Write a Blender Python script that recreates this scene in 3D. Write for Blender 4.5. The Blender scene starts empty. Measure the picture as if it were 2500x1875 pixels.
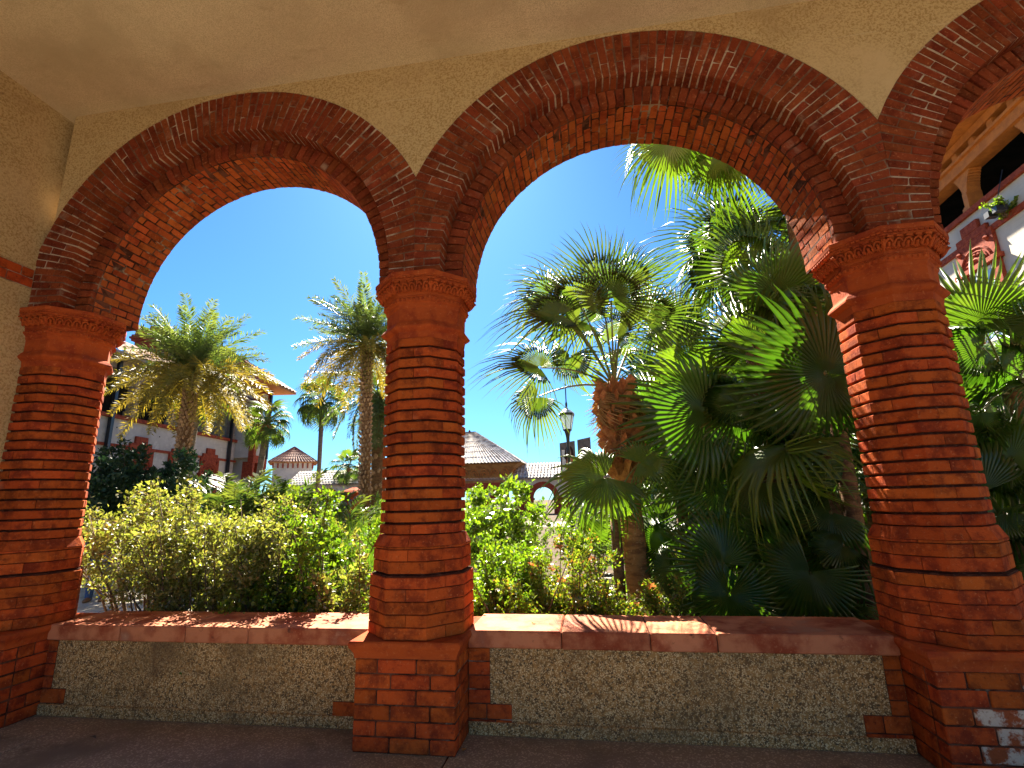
import bpy, bmesh, math, random
import numpy as np
from mathutils import Vector, Matrix
PI = math.pi
random.seed(7)
scene = bpy.context.scene
COL = scene.collection

# ------------------------------------------------------------------ camera, sky, sun, exposure
CAM = Vector((4.784, -3.468, 1.566))
PITCH, YAW, ROLL, FPX = 0.2279, 0.1491, -0.0253, 1214.8
_f = Vector((-math.sin(YAW) * math.cos(PITCH), math.cos(YAW) * math.cos(PITCH), math.sin(PITCH)))
_r = Vector((math.cos(YAW), math.sin(YAW), 0)); _u = _r.cross(_f)
_r2 = math.cos(ROLL) * _r + math.sin(ROLL) * _u
_u2 = -math.sin(ROLL) * _r + math.cos(ROLL) * _u
cd = bpy.data.cameras.new('camera'); cam = bpy.data.objects.new('camera', cd); COL.objects.link(cam)
cd.sensor_width = 36; cd.lens = FPX / 2500 * 36; cd.clip_start = .05; cd.clip_end = 2000
m = Matrix((_r2, _u2, -_f)).transposed().to_4x4(); m.translation = CAM; cam.matrix_world = m
scene.camera = cam

SUN_AZ, SUN_EL = math.radians(-17), math.radians(41.5)      # azimuth from +Y, negative = towards -X
SDIR = Vector((math.sin(SUN_AZ) * math.cos(SUN_EL), math.cos(SUN_AZ) * math.cos(SUN_EL), math.sin(SUN_EL)))
w = bpy.data.worlds.new('World'); scene.world = w; w.use_nodes = True
nt = w.node_tree; nt.nodes.clear()
sky = nt.nodes.new('ShaderNodeTexSky'); sky.sky_type = 'NISHITA'; sky.sun_disc = False
sky.sun_elevation = SUN_EL; sky.sun_rotation = SUN_AZ; sky.air_density = 1.0; sky.dust_density = .3; sky.ozone_density = 3.0
bg = nt.nodes.new('ShaderNodeBackground'); bg.inputs[1].default_value = .05
wo = nt.nodes.new('ShaderNodeOutputWorld'); tm = nt.nodes.new('ShaderNodeMix'); tm.data_type = 'RGBA'; tm.blend_type = 'MULTIPLY'; tm.inputs[0].default_value = 1; tm.inputs[7].default_value = (.222, .445, .655, 1)
nt.links.new(sky.outputs[0], tm.inputs[6]); nt.links.new(tm.outputs[2], bg.inputs[0]); nt.links.new(bg.outputs[0], wo.inputs[0])
sl = bpy.data.lights.new('sun', 'SUN'); sl.energy = 5.0; sl.angle = math.radians(.5); sl.color = (1, .90, .74)
so = bpy.data.objects.new('sun', sl); COL.objects.link(so); so.rotation_euler = SDIR.to_track_quat('Z', 'Y').to_euler()
so.location = (0, 0, 30)
vs = scene.view_settings; vs.view_transform = 'Standard'; vs.look = 'None'; vs.gamma = 1; vs.use_curve_mapping = False
vs.exposure = 2.6

# ------------------------------------------------------------------ helpers
def ray(px, py):                       # direction seen from the standpoint, pixel of the 2500 x 1875 photograph
    return (_f + (px - 1250) / FPX * _r2 - (py - 937.5) / FPX * _u2)
def at(px, py, depth):                 # a point at that many metres in front of the standpoint
    return CAM + ray(px, py) * depth
def atz(px, py, z):
    d = ray(px, py); return CAM + d * ((z - CAM.z) / d.z)
def aty(px, py, y):
    d = ray(px, py); return CAM + d * ((y - CAM.y) / d.y)
def atplane(px, py, P, N):
    d = ray(px, py); return CAM + d * ((P - CAM).dot(N) / d.dot(N))

def link(o): COL.objects.link(o); return o
def ob(name, me, mat=None, parent=None, loc=(0, 0, 0), rot=(0, 0, 0), scale=None):
    o = bpy.data.objects.new(name, me); link(o)
    if mat is not None and me is not None and not me.materials: me.materials.append(mat)
    o.parent = parent; o.location = loc; o.rotation_euler = rot
    if scale is not None: o.scale = (scale,) * 3 if isinstance(scale, (int, float)) else scale
    return o
def tag(o, label, cat, group=None):
    o['label'] = label; o['category'] = cat
    if group: o['group'] = group
    return o
def thing(name, label, cat, loc=(0, 0, 0), rz=0, group=None):
    return tag(ob(name, None, None, None, loc, (0, 0, rz)), label, cat, group)
def struct(o): o['kind'] = 'structure'; return o
def stuff(o): o['kind'] = 'stuff'; return o
def copy_tree(o, parent=None):
    c = o.copy(); link(c); c.parent = parent
    for ch in list(o.children): copy_tree(ch, c)
    return c
def bm_mesh(bm, name='mesh', smooth=False):
    me = bpy.data.meshes.new(name); bm.to_mesh(me); bm.free()
    if smooth: me.polygons.foreach_set('use_smooth', [True] * len(me.polygons))
    return me
def pd(verts, faces, name='mesh', smooth=False):
    me = bpy.data.meshes.new(name); me.from_pydata([tuple(v) for v in verts], [], faces); me.update()
    if smooth: me.polygons.foreach_set('use_smooth', [True] * len(me.polygons))
    return me
class MB:                              # collects shapes into one mesh
    def __init__(s): s.v = []; s.f = []
    def add(s, v, f):
        n = len(s.v); s.v += [tuple(p) for p in v]; s.f += [tuple(i + n for i in q) for q in f]
    def box(s, x0, x1, y0, y1, z0, z1, M=None):
        v = [(x, y, z) for z in (z0, z1) for y in (y0, y1) for x in (x0, x1)]
        if M is not None: v = [M @ Vector(p) for p in v]
        s.add(v, [(0, 2, 3, 1), (4, 5, 7, 6), (0, 1, 5, 4), (2, 6, 7, 3), (0, 4, 6, 2), (1, 3, 7, 5)])
    def hexa(s, v): s.add(v, [(0, 2, 3, 1), (4, 5, 7, 6), (0, 1, 5, 4), (2, 6, 7, 3), (0, 4, 6, 2), (1, 3, 7, 5)])
    def tube(s, pts, rad, n=6, cap=True):
        pts = [Vector(p) for p in pts]
        if isinstance(rad, (int, float)): rad = [rad] * len(pts)
        rings = []; up = Vector((0, 0, 1))
        for i, p in enumerate(pts):
            t = (pts[min(i + 1, len(pts) - 1)] - pts[max(i - 1, 0)]).normalized()
            a = t.cross(up if abs(t.z) < .95 else Vector((0, 1, 0))).normalized(); b = t.cross(a)
            rings.append([p + (a * math.cos(2 * PI * k / n) + b * math.sin(2 * PI * k / n)) * rad[i] for k in range(n)])
        v = [q for r_ in rings for q in r_]
        f = [(i * n + k, i * n + (k + 1) % n, (i + 1) * n + (k + 1) % n, (i + 1) * n + k) for i in range(len(pts) - 1) for k in range(n)]
        if cap: f += [tuple(range(n))[::-1], tuple((len(pts) - 1) * n + k for k in range(n))]
        s.add(v, f)
    def lathe(s, prof, n=16, ph=0., c=(0, 0, 0), cap=True):     # prof: (radius, z)
        v = [(c[0] + r_ * math.cos(2 * PI * k / n + ph), c[1] + r_ * math.sin(2 * PI * k / n + ph), c[2] + z) for r_, z in prof for k in range(n)]
        f = [(i * n + k, i * n + (k + 1) % n, (i + 1) * n + (k + 1) % n, (i + 1) * n + k) for i in range(len(prof) - 1) for k in range(n)]
        if cap: f += [tuple(range(n))[::-1], tuple((len(prof) - 1) * n + k for k in range(n))]
        s.add(v, f)
    def mesh(s, smooth=False, bevel=0):
        me = pd(s.v, s.f, smooth=smooth)
        bm = bmesh.new(); bm.from_mesh(me)
        bmesh.ops.recalc_face_normals(bm, faces=bm.faces)
        if bevel: bmesh.ops.bevel(bm, geom=list(bm.edges), offset=bevel, segments=1, affect='EDGES', clamp_overlap=True)
        bm.to_mesh(me); bm.free()
        if smooth: me.polygons.foreach_set('use_smooth', [True] * len(me.polygons))
        return me
def boxmesh(x0, x1, y0, y1, z0, z1, bevel=0):
    b = MB(); b.box(x0, x1, y0, y1, z0, z1); return b.mesh(bevel=bevel)

# ------------------------------------------------------------------ materials
def mat(name, col, rough=.8, spec=.3, vary=None, rnd=0., bump=None, extra=None, trans=0., coord='Object', tcol=None, hue=0.):
    """vary: list of (scale, colour, lo, hi, kind) layers mixed over col; rnd: value change per object."""
    M = bpy.data.materials.new(name); M.use_nodes = True; n = M.node_tree; N = n.nodes; L = n.links
    b = N['Principled BSDF']; b.inputs['Roughness'].default_value = rough
    b.inputs['Specular IOR Level'].default_value = spec
    tc = N.new('ShaderNodeTexCoord'); oi = N.new('ShaderNodeObjectInfo'); geo = N.new('ShaderNodeNewGeometry')
    vec = geo.outputs['Position'] if coord == 'World' else tc.outputs['Object']
    if rnd and coord != 'World':
        ad = N.new('ShaderNodeVectorMath'); ad.operation = 'MULTIPLY_ADD'; ad.inputs[1].default_value = (1, 1, 1)
        sc = N.new('ShaderNodeVectorMath'); sc.operation = 'SCALE'; sc.inputs[0].default_value = (37, 19, 53); L.new(oi.outputs['Random'], sc.inputs['Scale'])
        L.new(vec, ad.inputs[0]); L.new(sc.outputs[0], ad.inputs[2]); vec = ad.outputs[0]
    rgb = N.new('ShaderNodeRGB'); rgb.outputs[0].default_value = (*col, 1); cur = rgb.outputs[0]
    def noise(scale, kind='noise', stretch=None):
        v = vec
        if stretch:
            mp = N.new('ShaderNodeMapping'); mp.inputs['Scale'].default_value = stretch; L.new(v, mp.inputs[0]); v = mp.outputs[0]
        if kind == 'voro':
            t = N.new('ShaderNodeTexVoronoi'); t.inputs['Scale'].default_value = scale; L.new(v, t.inputs['Vector']); return t.outputs['Distance']
        if kind == 'cell':
            t = N.new('ShaderNodeTexVoronoi'); t.inputs['Scale'].default_value = scale; L.new(v, t.inputs['Vector'])
            s_ = N.new('ShaderNodeSeparateColor'); L.new(t.outputs['Color'], s_.inputs[0]); return s_.outputs[0]
        t = N.new('ShaderNodeTexNoise'); t.inputs['Scale'].default_value = scale; t.inputs['Detail'].default_value = 5; t.inputs['Roughness'].default_value = .65
        L.new(v, t.inputs['Vector']); return t.outputs['Fac']
    for layer in (vary or []):
        scale, c2, lo, hi = layer[:4]; kind = layer[4] if len(layer) > 4 else 'noise'; st = layer[5] if len(layer) > 5 else None
        f = noise(scale, kind, st); mr = N.new('ShaderNodeMapRange'); mr.inputs[1].default_value = lo; mr.inputs[2].default_value = hi
        mr.interpolation_type = 'SMOOTHSTEP'; L.new(f, mr.inputs[0])
        if len(layer) > 6: mr.inputs[4].default_value = layer[6]
        mx = N.new('ShaderNodeMix'); mx.data_type = 'RGBA'; L.new(mr.outputs[0], mx.inputs[0]); L.new(cur, mx.inputs[6]); mx.inputs[7].default_value = (*c2, 1); cur = mx.outputs[2]
    if rnd:
        hs = N.new('ShaderNodeHueSaturation'); L.new(cur, hs.inputs['Color'])
        mr = N.new('ShaderNodeMapRange'); mr.inputs[3].default_value = 1 - rnd; mr.inputs[4].default_value = 1 + rnd; L.new(oi.outputs['Random'], mr.inputs[0]); L.new(mr.outputs[0], hs.inputs['Value'])
        if hue:
            wn = N.new('ShaderNodeTexWhiteNoise'); wn.noise_dimensions = '1D'; L.new(oi.outputs['Random'], wn.inputs['W'])
            m2 = N.new('ShaderNodeMapRange'); m2.inputs[3].default_value = .5 - hue; m2.inputs[4].default_value = .5 + hue; L.new(wn.outputs['Value'], m2.inputs[0]); L.new(m2.outputs[0], hs.inputs['Hue'])
        cur = hs.outputs[0]
    if extra: cur = extra(N, L, cur, vec, geo)
    L.new(cur, b.inputs['Base Color'])
    if bump:
        prev = None
        for bl in (bump if isinstance(bump, list) else [bump]):
            scale, strength = bl[:2]; kind = bl[2] if len(bl) > 2 else 'noise'; st = bl[3] if len(bl) > 3 else None
            f = noise(scale, kind, st); bp = N.new('ShaderNodeBump'); bp.inputs['Strength'].default_value = strength; bp.inputs['Distance'].default_value = .01 if len(bl) < 5 else bl[4]
            L.new(f, bp.inputs['Height'])
            if prev: L.new(prev, bp.inputs['Normal'])
            prev = bp.outputs[0]
        L.new(prev, b.inputs['Normal'])
    if trans:
        tr = N.new('ShaderNodeBsdfTranslucent'); mx = N.new('ShaderNodeMixShader'); mx.inputs[0].default_value = trans
        if tcol:
            tint = N.new('ShaderNodeMix'); tint.data_type = 'RGBA'; tint.blend_type = 'MULTIPLY'; tint.inputs[0].default_value = 1
            L.new(cur, tint.inputs[6]); tint.inputs[7].default_value = (*tcol, 1); L.new(tint.outputs[2], tr.inputs[0])
        else: L.new(cur, tr.inputs[0])
        L.new(b.outputs[0], mx.inputs[1]); L.new(tr.outputs[0], mx.inputs[2])
        L.new(mx.outputs[0], N['Material Output'].inputs[0])
    return M

BRICK = mat('brick', (.43, .080, .016), .92, .06, [(8, (.20, .035, .012), .40, .64), (55, (.44, .14, .05), .55, .75), (25, (.12, .025, .012), .60, .72, 'noise', None, .7), (2.2, (.36, .22, .13), .64, .80, 'noise', None, .4)], rnd=.17, hue=.006,
            bump=[(70, .6), (14, .45)])
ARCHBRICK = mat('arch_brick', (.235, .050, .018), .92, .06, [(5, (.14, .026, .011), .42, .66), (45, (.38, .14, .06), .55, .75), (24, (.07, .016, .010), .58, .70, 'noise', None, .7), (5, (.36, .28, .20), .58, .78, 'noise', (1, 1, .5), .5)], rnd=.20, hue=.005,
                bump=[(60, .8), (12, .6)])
TERRA = mat('terracotta', (.42, .080, .018), .88, .08, [(6, (.26, .04, .014), .4, .7), (45, (.50, .15, .05), .55, .75)], rnd=.12, bump=[(50, .35), (9, .3)])
COPING = mat('coping_terracotta', (.52, .19, .09), .8, .15, [(5, (.28, .055, .022), .4, .65), (40, (.54, .22, .11), .55, .8), (2.5, (.52, .34, .22), .55, .72, 'noise', None, .5), (11, (.14, .05, .03), .62, .74)], rnd=.12, bump=[(60, .4), (9, .4)])
SOFFITLIT = mat('bounce_lit_soffit_brick', (.42, .095, .024), .92, .06, [(6, (.24, .045, .014), .42, .66), (45, (.48, .16, .06), .55, .75)], rnd=.22, hue=.006, bump=[(60, .6), (12, .5)])  # brighter, more orange than the arch brick: bounce light put into the colour
MORTAR = mat('mortar', (.15, .055, .03), .95, .1, [(7, (.05, .018, .01), .4, .6), (3, (.34, .25, .17), .56, .68)], bump=(60, .8), coord='World')
MORTARTOP = mat('arch_mortar', (.15, .07, .04), .95, .1, [(2.2, (.50, .40, .29), .44, .60), (14, (.20, .10, .06), .52, .66)], bump=(60, .8), coord='World')
DARKMORTAR = mat('recessed_mortar', (.06, .018, .01), .95, .1, [(20, (.12, .05, .03), .5, .7)], bump=(50, .6), coord='World')
def lay_lines(N, L, cur, vec, geo):    # thin layer joints of cast concrete
    sp = N.new('ShaderNodeSeparateXYZ'); L.new(geo.outputs['Position'], sp.inputs[0])
    nz = N.new('ShaderNodeTexNoise'); nz.inputs['Scale'].default_value = 1.1; nz.inputs['Detail'].default_value = 6; L.new(geo.outputs['Position'], nz.inputs['Vector'])
    a = N.new('ShaderNodeMath'); a.operation = 'MULTIPLY_ADD'; a.inputs[1].default_value = .16; L.new(nz.outputs[0], a.inputs[0]); L.new(sp.outputs[2], a.inputs[2])
    d = N.new('ShaderNodeMath'); d.operation = 'DIVIDE'; d.inputs[1].default_value = .36; L.new(a.outputs[0], d.inputs[0])
    fr = N.new('ShaderNodeMath'); fr.operation = 'FRACT'; L.new(d.outputs[0], fr.inputs[0])
    mr = N.new('ShaderNodeMapRange'); mr.inputs[1].default_value = .0; mr.inputs[2].default_value = .035; mr.inputs[3].default_value = 1; mr.inputs[4].default_value = 0; L.new(fr.outputs[0], mr.inputs[0])
    n2 = N.new('ShaderNodeTexNoise'); n2.inputs['Scale'].default_value = 2.5; L.new(geo.outputs['Position'], n2.inputs['Vector'])
    m2 = N.new('ShaderNodeMapRange'); m2.inputs[1].default_value = .45; m2.inputs[2].default_value = .6; L.new(n2.outputs[0], m2.inputs[0])
    ml = N.new('ShaderNodeMath'); ml.operation = 'MULTIPLY'; L.new(mr.outputs[0], ml.inputs[0]); L.new(m2.outputs[0], ml.inputs[1])
    m3 = N.new('ShaderNodeMath'); m3.operation = 'MULTIPLY'; L.new(ml.outputs[0], m3.inputs[0]); m3.inputs[1].default_value = .55
    mx = N.new('ShaderNodeMix'); mx.data_type = 'RGBA'; L.new(m3.outputs[0], mx.inputs[0]); L.new(cur, mx.inputs[6]); mx.inputs[7].default_value = (.62, .50, .32, 1)
    return mx.outputs[2]
COQUINA = mat('shell_concrete_wall', (.55, .40, .20), .95, .1, [(55, (.36, .23, .09), .45, .6), (170, (.68, .50, .27), .52, .68), (1.3, (.38, .25, .12), .5, .72, 'noise', (1, 1, 1.8), .6), (.8, (.60, .43, .23), .5, .7), (7, (.20, .12, .06), .72, .80)],
              bump=[(120, .9, 'noise', None, .006), (6, .4)], coord='World', extra=lay_lines)
SHELL = mat('exposed_shell_concrete', (.44, .235, .080), .95, .1, [(30, (.19, .105, .04), .42, .6), (190, (.74, .53, .27), .80, .84, 'cell'), (120, (.70, .50, .25), .88, .90, 'cell'), (95, (.13, .08, .04), .90, .93, 'cell'), (1.6, (.20, .13, .06), .45, .70, 'noise', None, .6), (2.5, (.14, .08, .04), .5, .72, 'noise', (1, 1, 1), .6)],
            bump=[(170, .8, 'cell', None, .004), (30, .5)], coord='World')
PLASTER = mat('ceiling_plaster', (.76, .62, .41), .95, .1, [(1.1, (.56, .44, .28), .42, .70), (.5, (.84, .70, .48), .5, .72), (140, (.58, .45, .28), .42, .62), (2.6, (.50, .36, .20), .58, .76, 'noise', (1, 2.5, 1), .6), (9, (.42, .30, .17), .70, .80)], bump=[(110, .6), (5, .35), (1.2, .6, 'noise', None, .05)], coord='World')
FLOORM = mat('floor_concrete', (.25, .205, .15), .92, .08, [(110, (.42, .36, .27), .80, .84, 'cell'), (150, (.12, .08, .07), .42, .28), (1.2, (.17, .14, .105), .45, .7), (3, (.13, .10, .07), .55, .75)], bump=[(130, .5), (12, .2)], coord='World')

# ------------------------------------------------------------------ dimensions of the arcade
S, YC, SP = 3.5, .341, 3.365
RO, R1, R0 = 1.938, 1.534, 1.394
D1, D, HC, XW = .1435, .683, 5.331, -.105

# floor and ceiling
fl = MB()
for i in range(-1, 8):
    for j in range(-6, 1):
        x0, x1 = -2.5 + i * 3.0, -2.5 + (i + 1) * 3.0 - .012
        y0, y1 = .80 + (j - 1) * 1.6, .80 + j * 1.6 - .012
        fl.box(x0 + .3, x1 + .3, y0, y1, -.12, 0)
struct(ob('floor', fl.mesh(bevel=.004), FLOORM))
struct(ob('floor_bed', boxmesh(-6, 24, -8.8, .79, -.5, -.012), DARKMORTAR))
struct(ob('ceiling', boxmesh(-6, 24, -7.0, 1.1, HC, HC + .6), PLASTER))

# ------------------------------------------------------------------ arches
def clip_mesh(me, planes):
    bm = bmesh.new(); bm.from_mesh(me)
    for co, no in planes:
        g = bm.verts[:] + bm.edges[:] + bm.faces[:]
        r_ = bmesh.ops.bisect_plane(bm, geom=g, plane_co=co, plane_no=no, clear_outer=True)
        e = [x for x in r_['geom_cut'] if isinstance(x, bmesh.types.BMEdge)]
        if e:
            try: bmesh.ops.contextual_create(bm, geom=e)
            except Exception: pass
    me2 = bpy.data.meshes.new('mesh'); bm.to_mesh(me2); bm.free(); return me2
def sector(r0, r1, a0, a1, y0, y1, j=0.):
    J = lambda: random.uniform(-j, j)
    v = []
    for y in (y0, y1):
        for r_ in (r0, r1):
            for a in (a0, a1):
                v.append(((r_ + J()) * math.cos(a + J() / 1.6), y + (J() if y == y0 else 0), (r_ + J()) * math.sin(a + J() / 1.6)))
    return v
def annulus(r0, r1, y0, y1, n=48, e=.03):
    b = MB(); v = []
    for i in range(n + 1):
        a = -e + (PI + 2 * e) * i / n
        for r_, y in ((r0, y0), (r1, y0), (r1, y1), (r0, y1)): v.append((r_ * math.cos(a), y, r_ * math.sin(a)))
    f = [(i * 4 + k, i * 4 + (k + 1) % 4, (i + 1) * 4 + (k + 1) % 4, (i + 1) * 4 + k) for i in range(n) for k in range(4)]
    f += [(0, 1, 2, 3), tuple(n * 4 + k for k in (3, 2, 1, 0))]
    b.add(v, f); return b.mesh()
NV = 84; E0 = -.028; DA = (PI - 2 * E0) / NV; GAP = .0085
def bk(r0, r1, y0, y1, da=DA, gap=GAP, j=.0035, bev=.005):
    g = gap / ((r0 + r1) / 2)
    b = MB(); v = sector(r0 + gap / 2, r1 - gap / 2, -da / 2 + g / 2, da / 2 - g / 2, y0, y1, j)
    b.hexa(v); return b.mesh(bevel=bev)
RA, RB = R1 + (RO - R1) * .34, R1 + (RO - R1) * .66
OUTER = {}
for key, (a, b_) in dict(la=(R1, RB), lb=(RB, RO), sa=(R1, RA), sb=(RA, RO)).items(): OUTER[key] = [bk(a, b_, 0, D1 + .02) for _ in range(4)]
NI = 64; DI = (PI - 2 * E0) / NI
YS = [[D1, .20, .36, .53, D], [D1, .20, .27, .43, .60, D]]
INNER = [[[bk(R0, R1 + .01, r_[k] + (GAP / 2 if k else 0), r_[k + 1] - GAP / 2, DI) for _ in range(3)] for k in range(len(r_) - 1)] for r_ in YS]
def arch(k, label, clipL=True):
    xc = S * (k + .5)
    root = thing('brick_arch', label, 'arch', (xc, 0, SP), 0, 'brick arches of the arcade')
    planes = [(Vector((S / 2, 0, 0)), Vector((1, 0, 0)))]
    if clipL: planes.append((Vector((-S / 2, 0, 0)), Vector((-1, 0, 0))))
    o_ = ob('outer_ring', clip_mesh(annulus(R1 + .007, RO - .003, .007, D1 + .018), planes), MORTARTOP, root)
    i_ = ob('inner_ring', clip_mesh(annulus(R0 + .007, RO - .003, D1 + .0205, D - .007), planes), MORTAR, root)
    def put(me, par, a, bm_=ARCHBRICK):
        rot = Matrix.Rotation(-a, 4, 'Y'); xs = [(rot @ v.co).x for v in me.vertices]
        hi, lo = max(xs), min(xs)
        dy = random.uniform(0, .004)
        if lo > S / 2 - .004 or (clipL and hi < -S / 2 + .004): return
        if hi > S / 2 or (clipL and lo < -S / 2):
            me = me.copy(); me.transform(rot); q = [(Vector((S / 2 - .002, 0, 0)), Vector((1, 0, 0))), (Vector((-S / 2 + .002, 0, 0)), Vector((-1, 0, 0)))] if clipL else [(Vector((S / 2 - .002, 0, 0)), Vector((1, 0, 0)))]
            me2 = clip_mesh(me, q)
            if len(me2.polygons) < 4: return
            ob('brick', me2, bm_, par, (0, dy, 0)); return
        ob('brick', me, bm_, par, (0, dy, 0), (0, -a + random.uniform(-.001, .001), 0))
    for i in range(NV):
        a = E0 + DA * (i + .5)
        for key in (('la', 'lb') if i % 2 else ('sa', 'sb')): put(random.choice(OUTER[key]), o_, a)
    for i in range(NI):
        a = E0 + DI * (i + .5)
        for q_, sl_ in enumerate(INNER[i % 2]): put(random.choice(sl_), i_, a, SOFFITLIT if q_ else ARCHBRICK)  # shaded face row darker, soffit rows brighter: light painted by choice of material
    return root
arch(0, 'round brick arch on the left, springing from the end wall', clipL=False)
arch(1, 'round brick arch in the middle, between the two full columns')
arch(2, 'round brick arch at the right edge, cut off by the picture')

# wall above the arches
b = MB(); n = 40
def zarc(x):
    k = math.floor(x / S + 1e-9); k = max(0, min(2, k)); dx = x - S * (k + .5); return SP + math.sqrt(max(0, (RO - .002) ** 2 - dx * dx))
xs = [i * S / n for i in range(3 * n + 1)]
for i in range(len(xs) - 1):
    x0, x1 = xs[i], xs[i + 1]; z0 = zarc(x0 + 1e-6); z1 = zarc(x1 - 1e-6)
    b.add([(x0, .004, z0), (x1, .004, z1), (x1, .004, HC), (x0, .004, HC), (x0, .678, z0), (x1, .678, z1), (x1, .678, HC), (x0, .678, HC)],
          [(0, 1, 2, 3), (5, 4, 7, 6), (0, 4, 5, 1)])
b.box(10.5, 14, .004, .678, 2.8, HC)
tag(ob('upper_wall', b.mesh(), COQUINA), 'rough tan shell concrete wall above the brick arches', 'wall')

# end wall on the left with its brick belt
lw = thing('end_wall', 'tan concrete end wall at the left edge with a red brick belt', 'wall', (XW, 0, 0))
ob('wall_panel', boxmesh(-.5, 0, -8.5, .60, 0, HC), COQUINA, lw)
bb = boxmesh(-.05, .018, -.1, .1, -.039, .039, .004)
bbs = boxmesh(-.05, .018, -.045, .045, -.039, .039, .004)
ob('belt_mortar', boxmesh(0, .010, -8.4, -.002, 3.525, 3.70), MORTARTOP, lw)
for row in range(2):
    y = -.004 - (.055 if row else .105)
    k = 0
    while y > -3.4:
        ob('brick', bbs if (row and k == 0) else bb, BRICK, lw, (random.uniform(0, .004), y, 3.569 + row * .087)); y -= (.155 if (row and k == 0) else .208); k += 1

# ------------------------------------------------------------------ columns
def octp(a, k, ph=22.5):               # corner of an octagon with flat faces to the front
    r_ = a / math.cos(PI / 8); t = math.radians(-90 + ph + 45 * k); return r_ * math.cos(t), r_ * math.sin(t)
def bent_brick(a, z0, z1, deep=.09, gap=.004, ch=.006, a2=None):
    """brick that wraps two corners: from the middle of one face to the middle of the face after next"""
    a2 = a if a2 is None else a2
    def line(ap):
        m0 = ((0), -ap); c1 = octp(ap, 0); c2 = octp(ap, 1); m2 = (ap, 0)
        return [(gap / 2, -ap), c1, c2, (ap, -gap / 2)]
    rings = [(line(a - deep), z0), (line(a - ch), z0), (line(a), z0 + ch), (line(a2), z1 - ch), (line(a2 - ch), z1), (line(a2 - deep), z1)]
    v = [(x, y, z) for ln, z in rings for x, y in ln]; f = []
    for i in range(len(rings) - 1):
        for k in range(3): f.append((i * 4 + k, i * 4 + k + 1, (i + 1) * 4 + k + 1, (i + 1) * 4 + k))
    f.append(tuple(i * 4 for i in range(len(rings)))); f.append(tuple(i * 4 + 3 for i in range(len(rings)))[::-1])
    b = MB(); b.add(v, f); me = b.mesh(); return me
A_S, A_U, A_L = .297, .334, .353
ZS0, ZS1 = 1.332, 2.81
col0 = thing('brick_column', 'x', 'column', (S, YC, 0), 0, 'brick columns of the arcade')
b = MB(); c8 = 1 / math.cos(PI / 8)
b.lathe([(A_L * c8 - .012, .665), (A_L * c8 - .012, 1.071), (A_U * c8 - .02, 1.072), (A_U * c8 - .012, 1.26), (A_S * c8 - .03, 1.33), (A_S * c8 - .03, ZS1 + .1)], 8, PI / 8)
ob('mortar_core', b.mesh(), DARKMORTAR, col0)
ob('pier_core', boxmesh(-.342, .342, -.342, .342, 0, .555), MORTAR, col0)
NS = 18; P = (ZS1 - ZS0) / NS
sh = [bent_brick(A_S + d_, 0, P - .017) for d_ in (-.002, 0, .002)]
for i in range(NS):
    for q in range(4): ob('brick', random.choice(sh), BRICK, col0, (0, 0, ZS0 + i * P + .012), (0, 0, q * PI / 2 + (PI / 4 if i % 2 else 0)))
sp_ = bent_brick(A_U + .001, 0, ZS0 - 1.262 + .004, ch=.002, a2=A_S + .006)
for q in range(4): ob('splay_brick', sp_, BRICK, col0, (0, 0, 1.262), (0, 0, q * PI / 2))
zc = [.668, .742, .816, .889, .963, 1.068]; zc = [.668, .748, .828, .909, .989, 1.066]
for i in range(5):
    me = bent_brick(A_L, 0, zc[i + 1] - zc[i] - .005, ch=.004)
    for q in range(4): ob('brick', me, BRICK, col0, (0, 0, zc[i]), (0, 0, q * PI / 2 + (0 if i % 2 else PI / 4)))
zc = [1.084, 1.166, 1.245, 1.2615]
for i in range(3):
    me = bent_brick(A_U - (.0 if i < 2 else -.002), 0, zc[i + 1] - zc[i] - (.005 if i < 2 else .001), ch=.003)
    for q in range(4): ob('brick', me, BRICK, col0, (0, 0, zc[i]), (0, 0, q * PI / 2 + (0 if i % 2 else PI / 4)))
# pier under the column
hp = .35; cz = .555 / 6; fb = {}
def pb(L_, h=cz): 
    key = (round(L_, 3)); 
    if key not in fb: fb[key] = [boxmesh(-L_ / 2 + .005, L_ / 2 - .005, -.002, .1, .005, h - .005, .006) for _ in range(1)]
    return fb[key][0]
for i in range(6):
    for side in range(4):
        rz = side * PI / 2; M_ = Matrix.Rotation(rz, 3, 'Z')
        span = (-hp, hp) if side % 2 == 0 else (-hp + .103, hp - .103)
        lens = ([.255, .27, .175] if i % 2 == 0 else [.16, .27, .27]) if side % 2 == 0 else ([.25, .244] if i % 2 == 0 else [.12, .25, .124])
        x = span[0]
        for L_ in lens:
            p_ = M_ @ Vector((x + L_ / 2, -hp + random.uniform(-.001, .003), i * cz)); x += L_
            ob('brick', pb(L_), BRICK, col0, p_, (0, 0, rz))
# moulded pier cap (square, ovolo below)
prof = [(.352, .555), (.353, .568), (.360, .590), (.372, .612), (.383, .626), (.386, .640), (.385, .655), (.378, .665)]
b = MB(); b.lathe([(r_ * math.sqrt(2), z) for r_, z in prof], 4, PI / 4); ob('pier_cap', b.mesh(), TERRA, col0)
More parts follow.
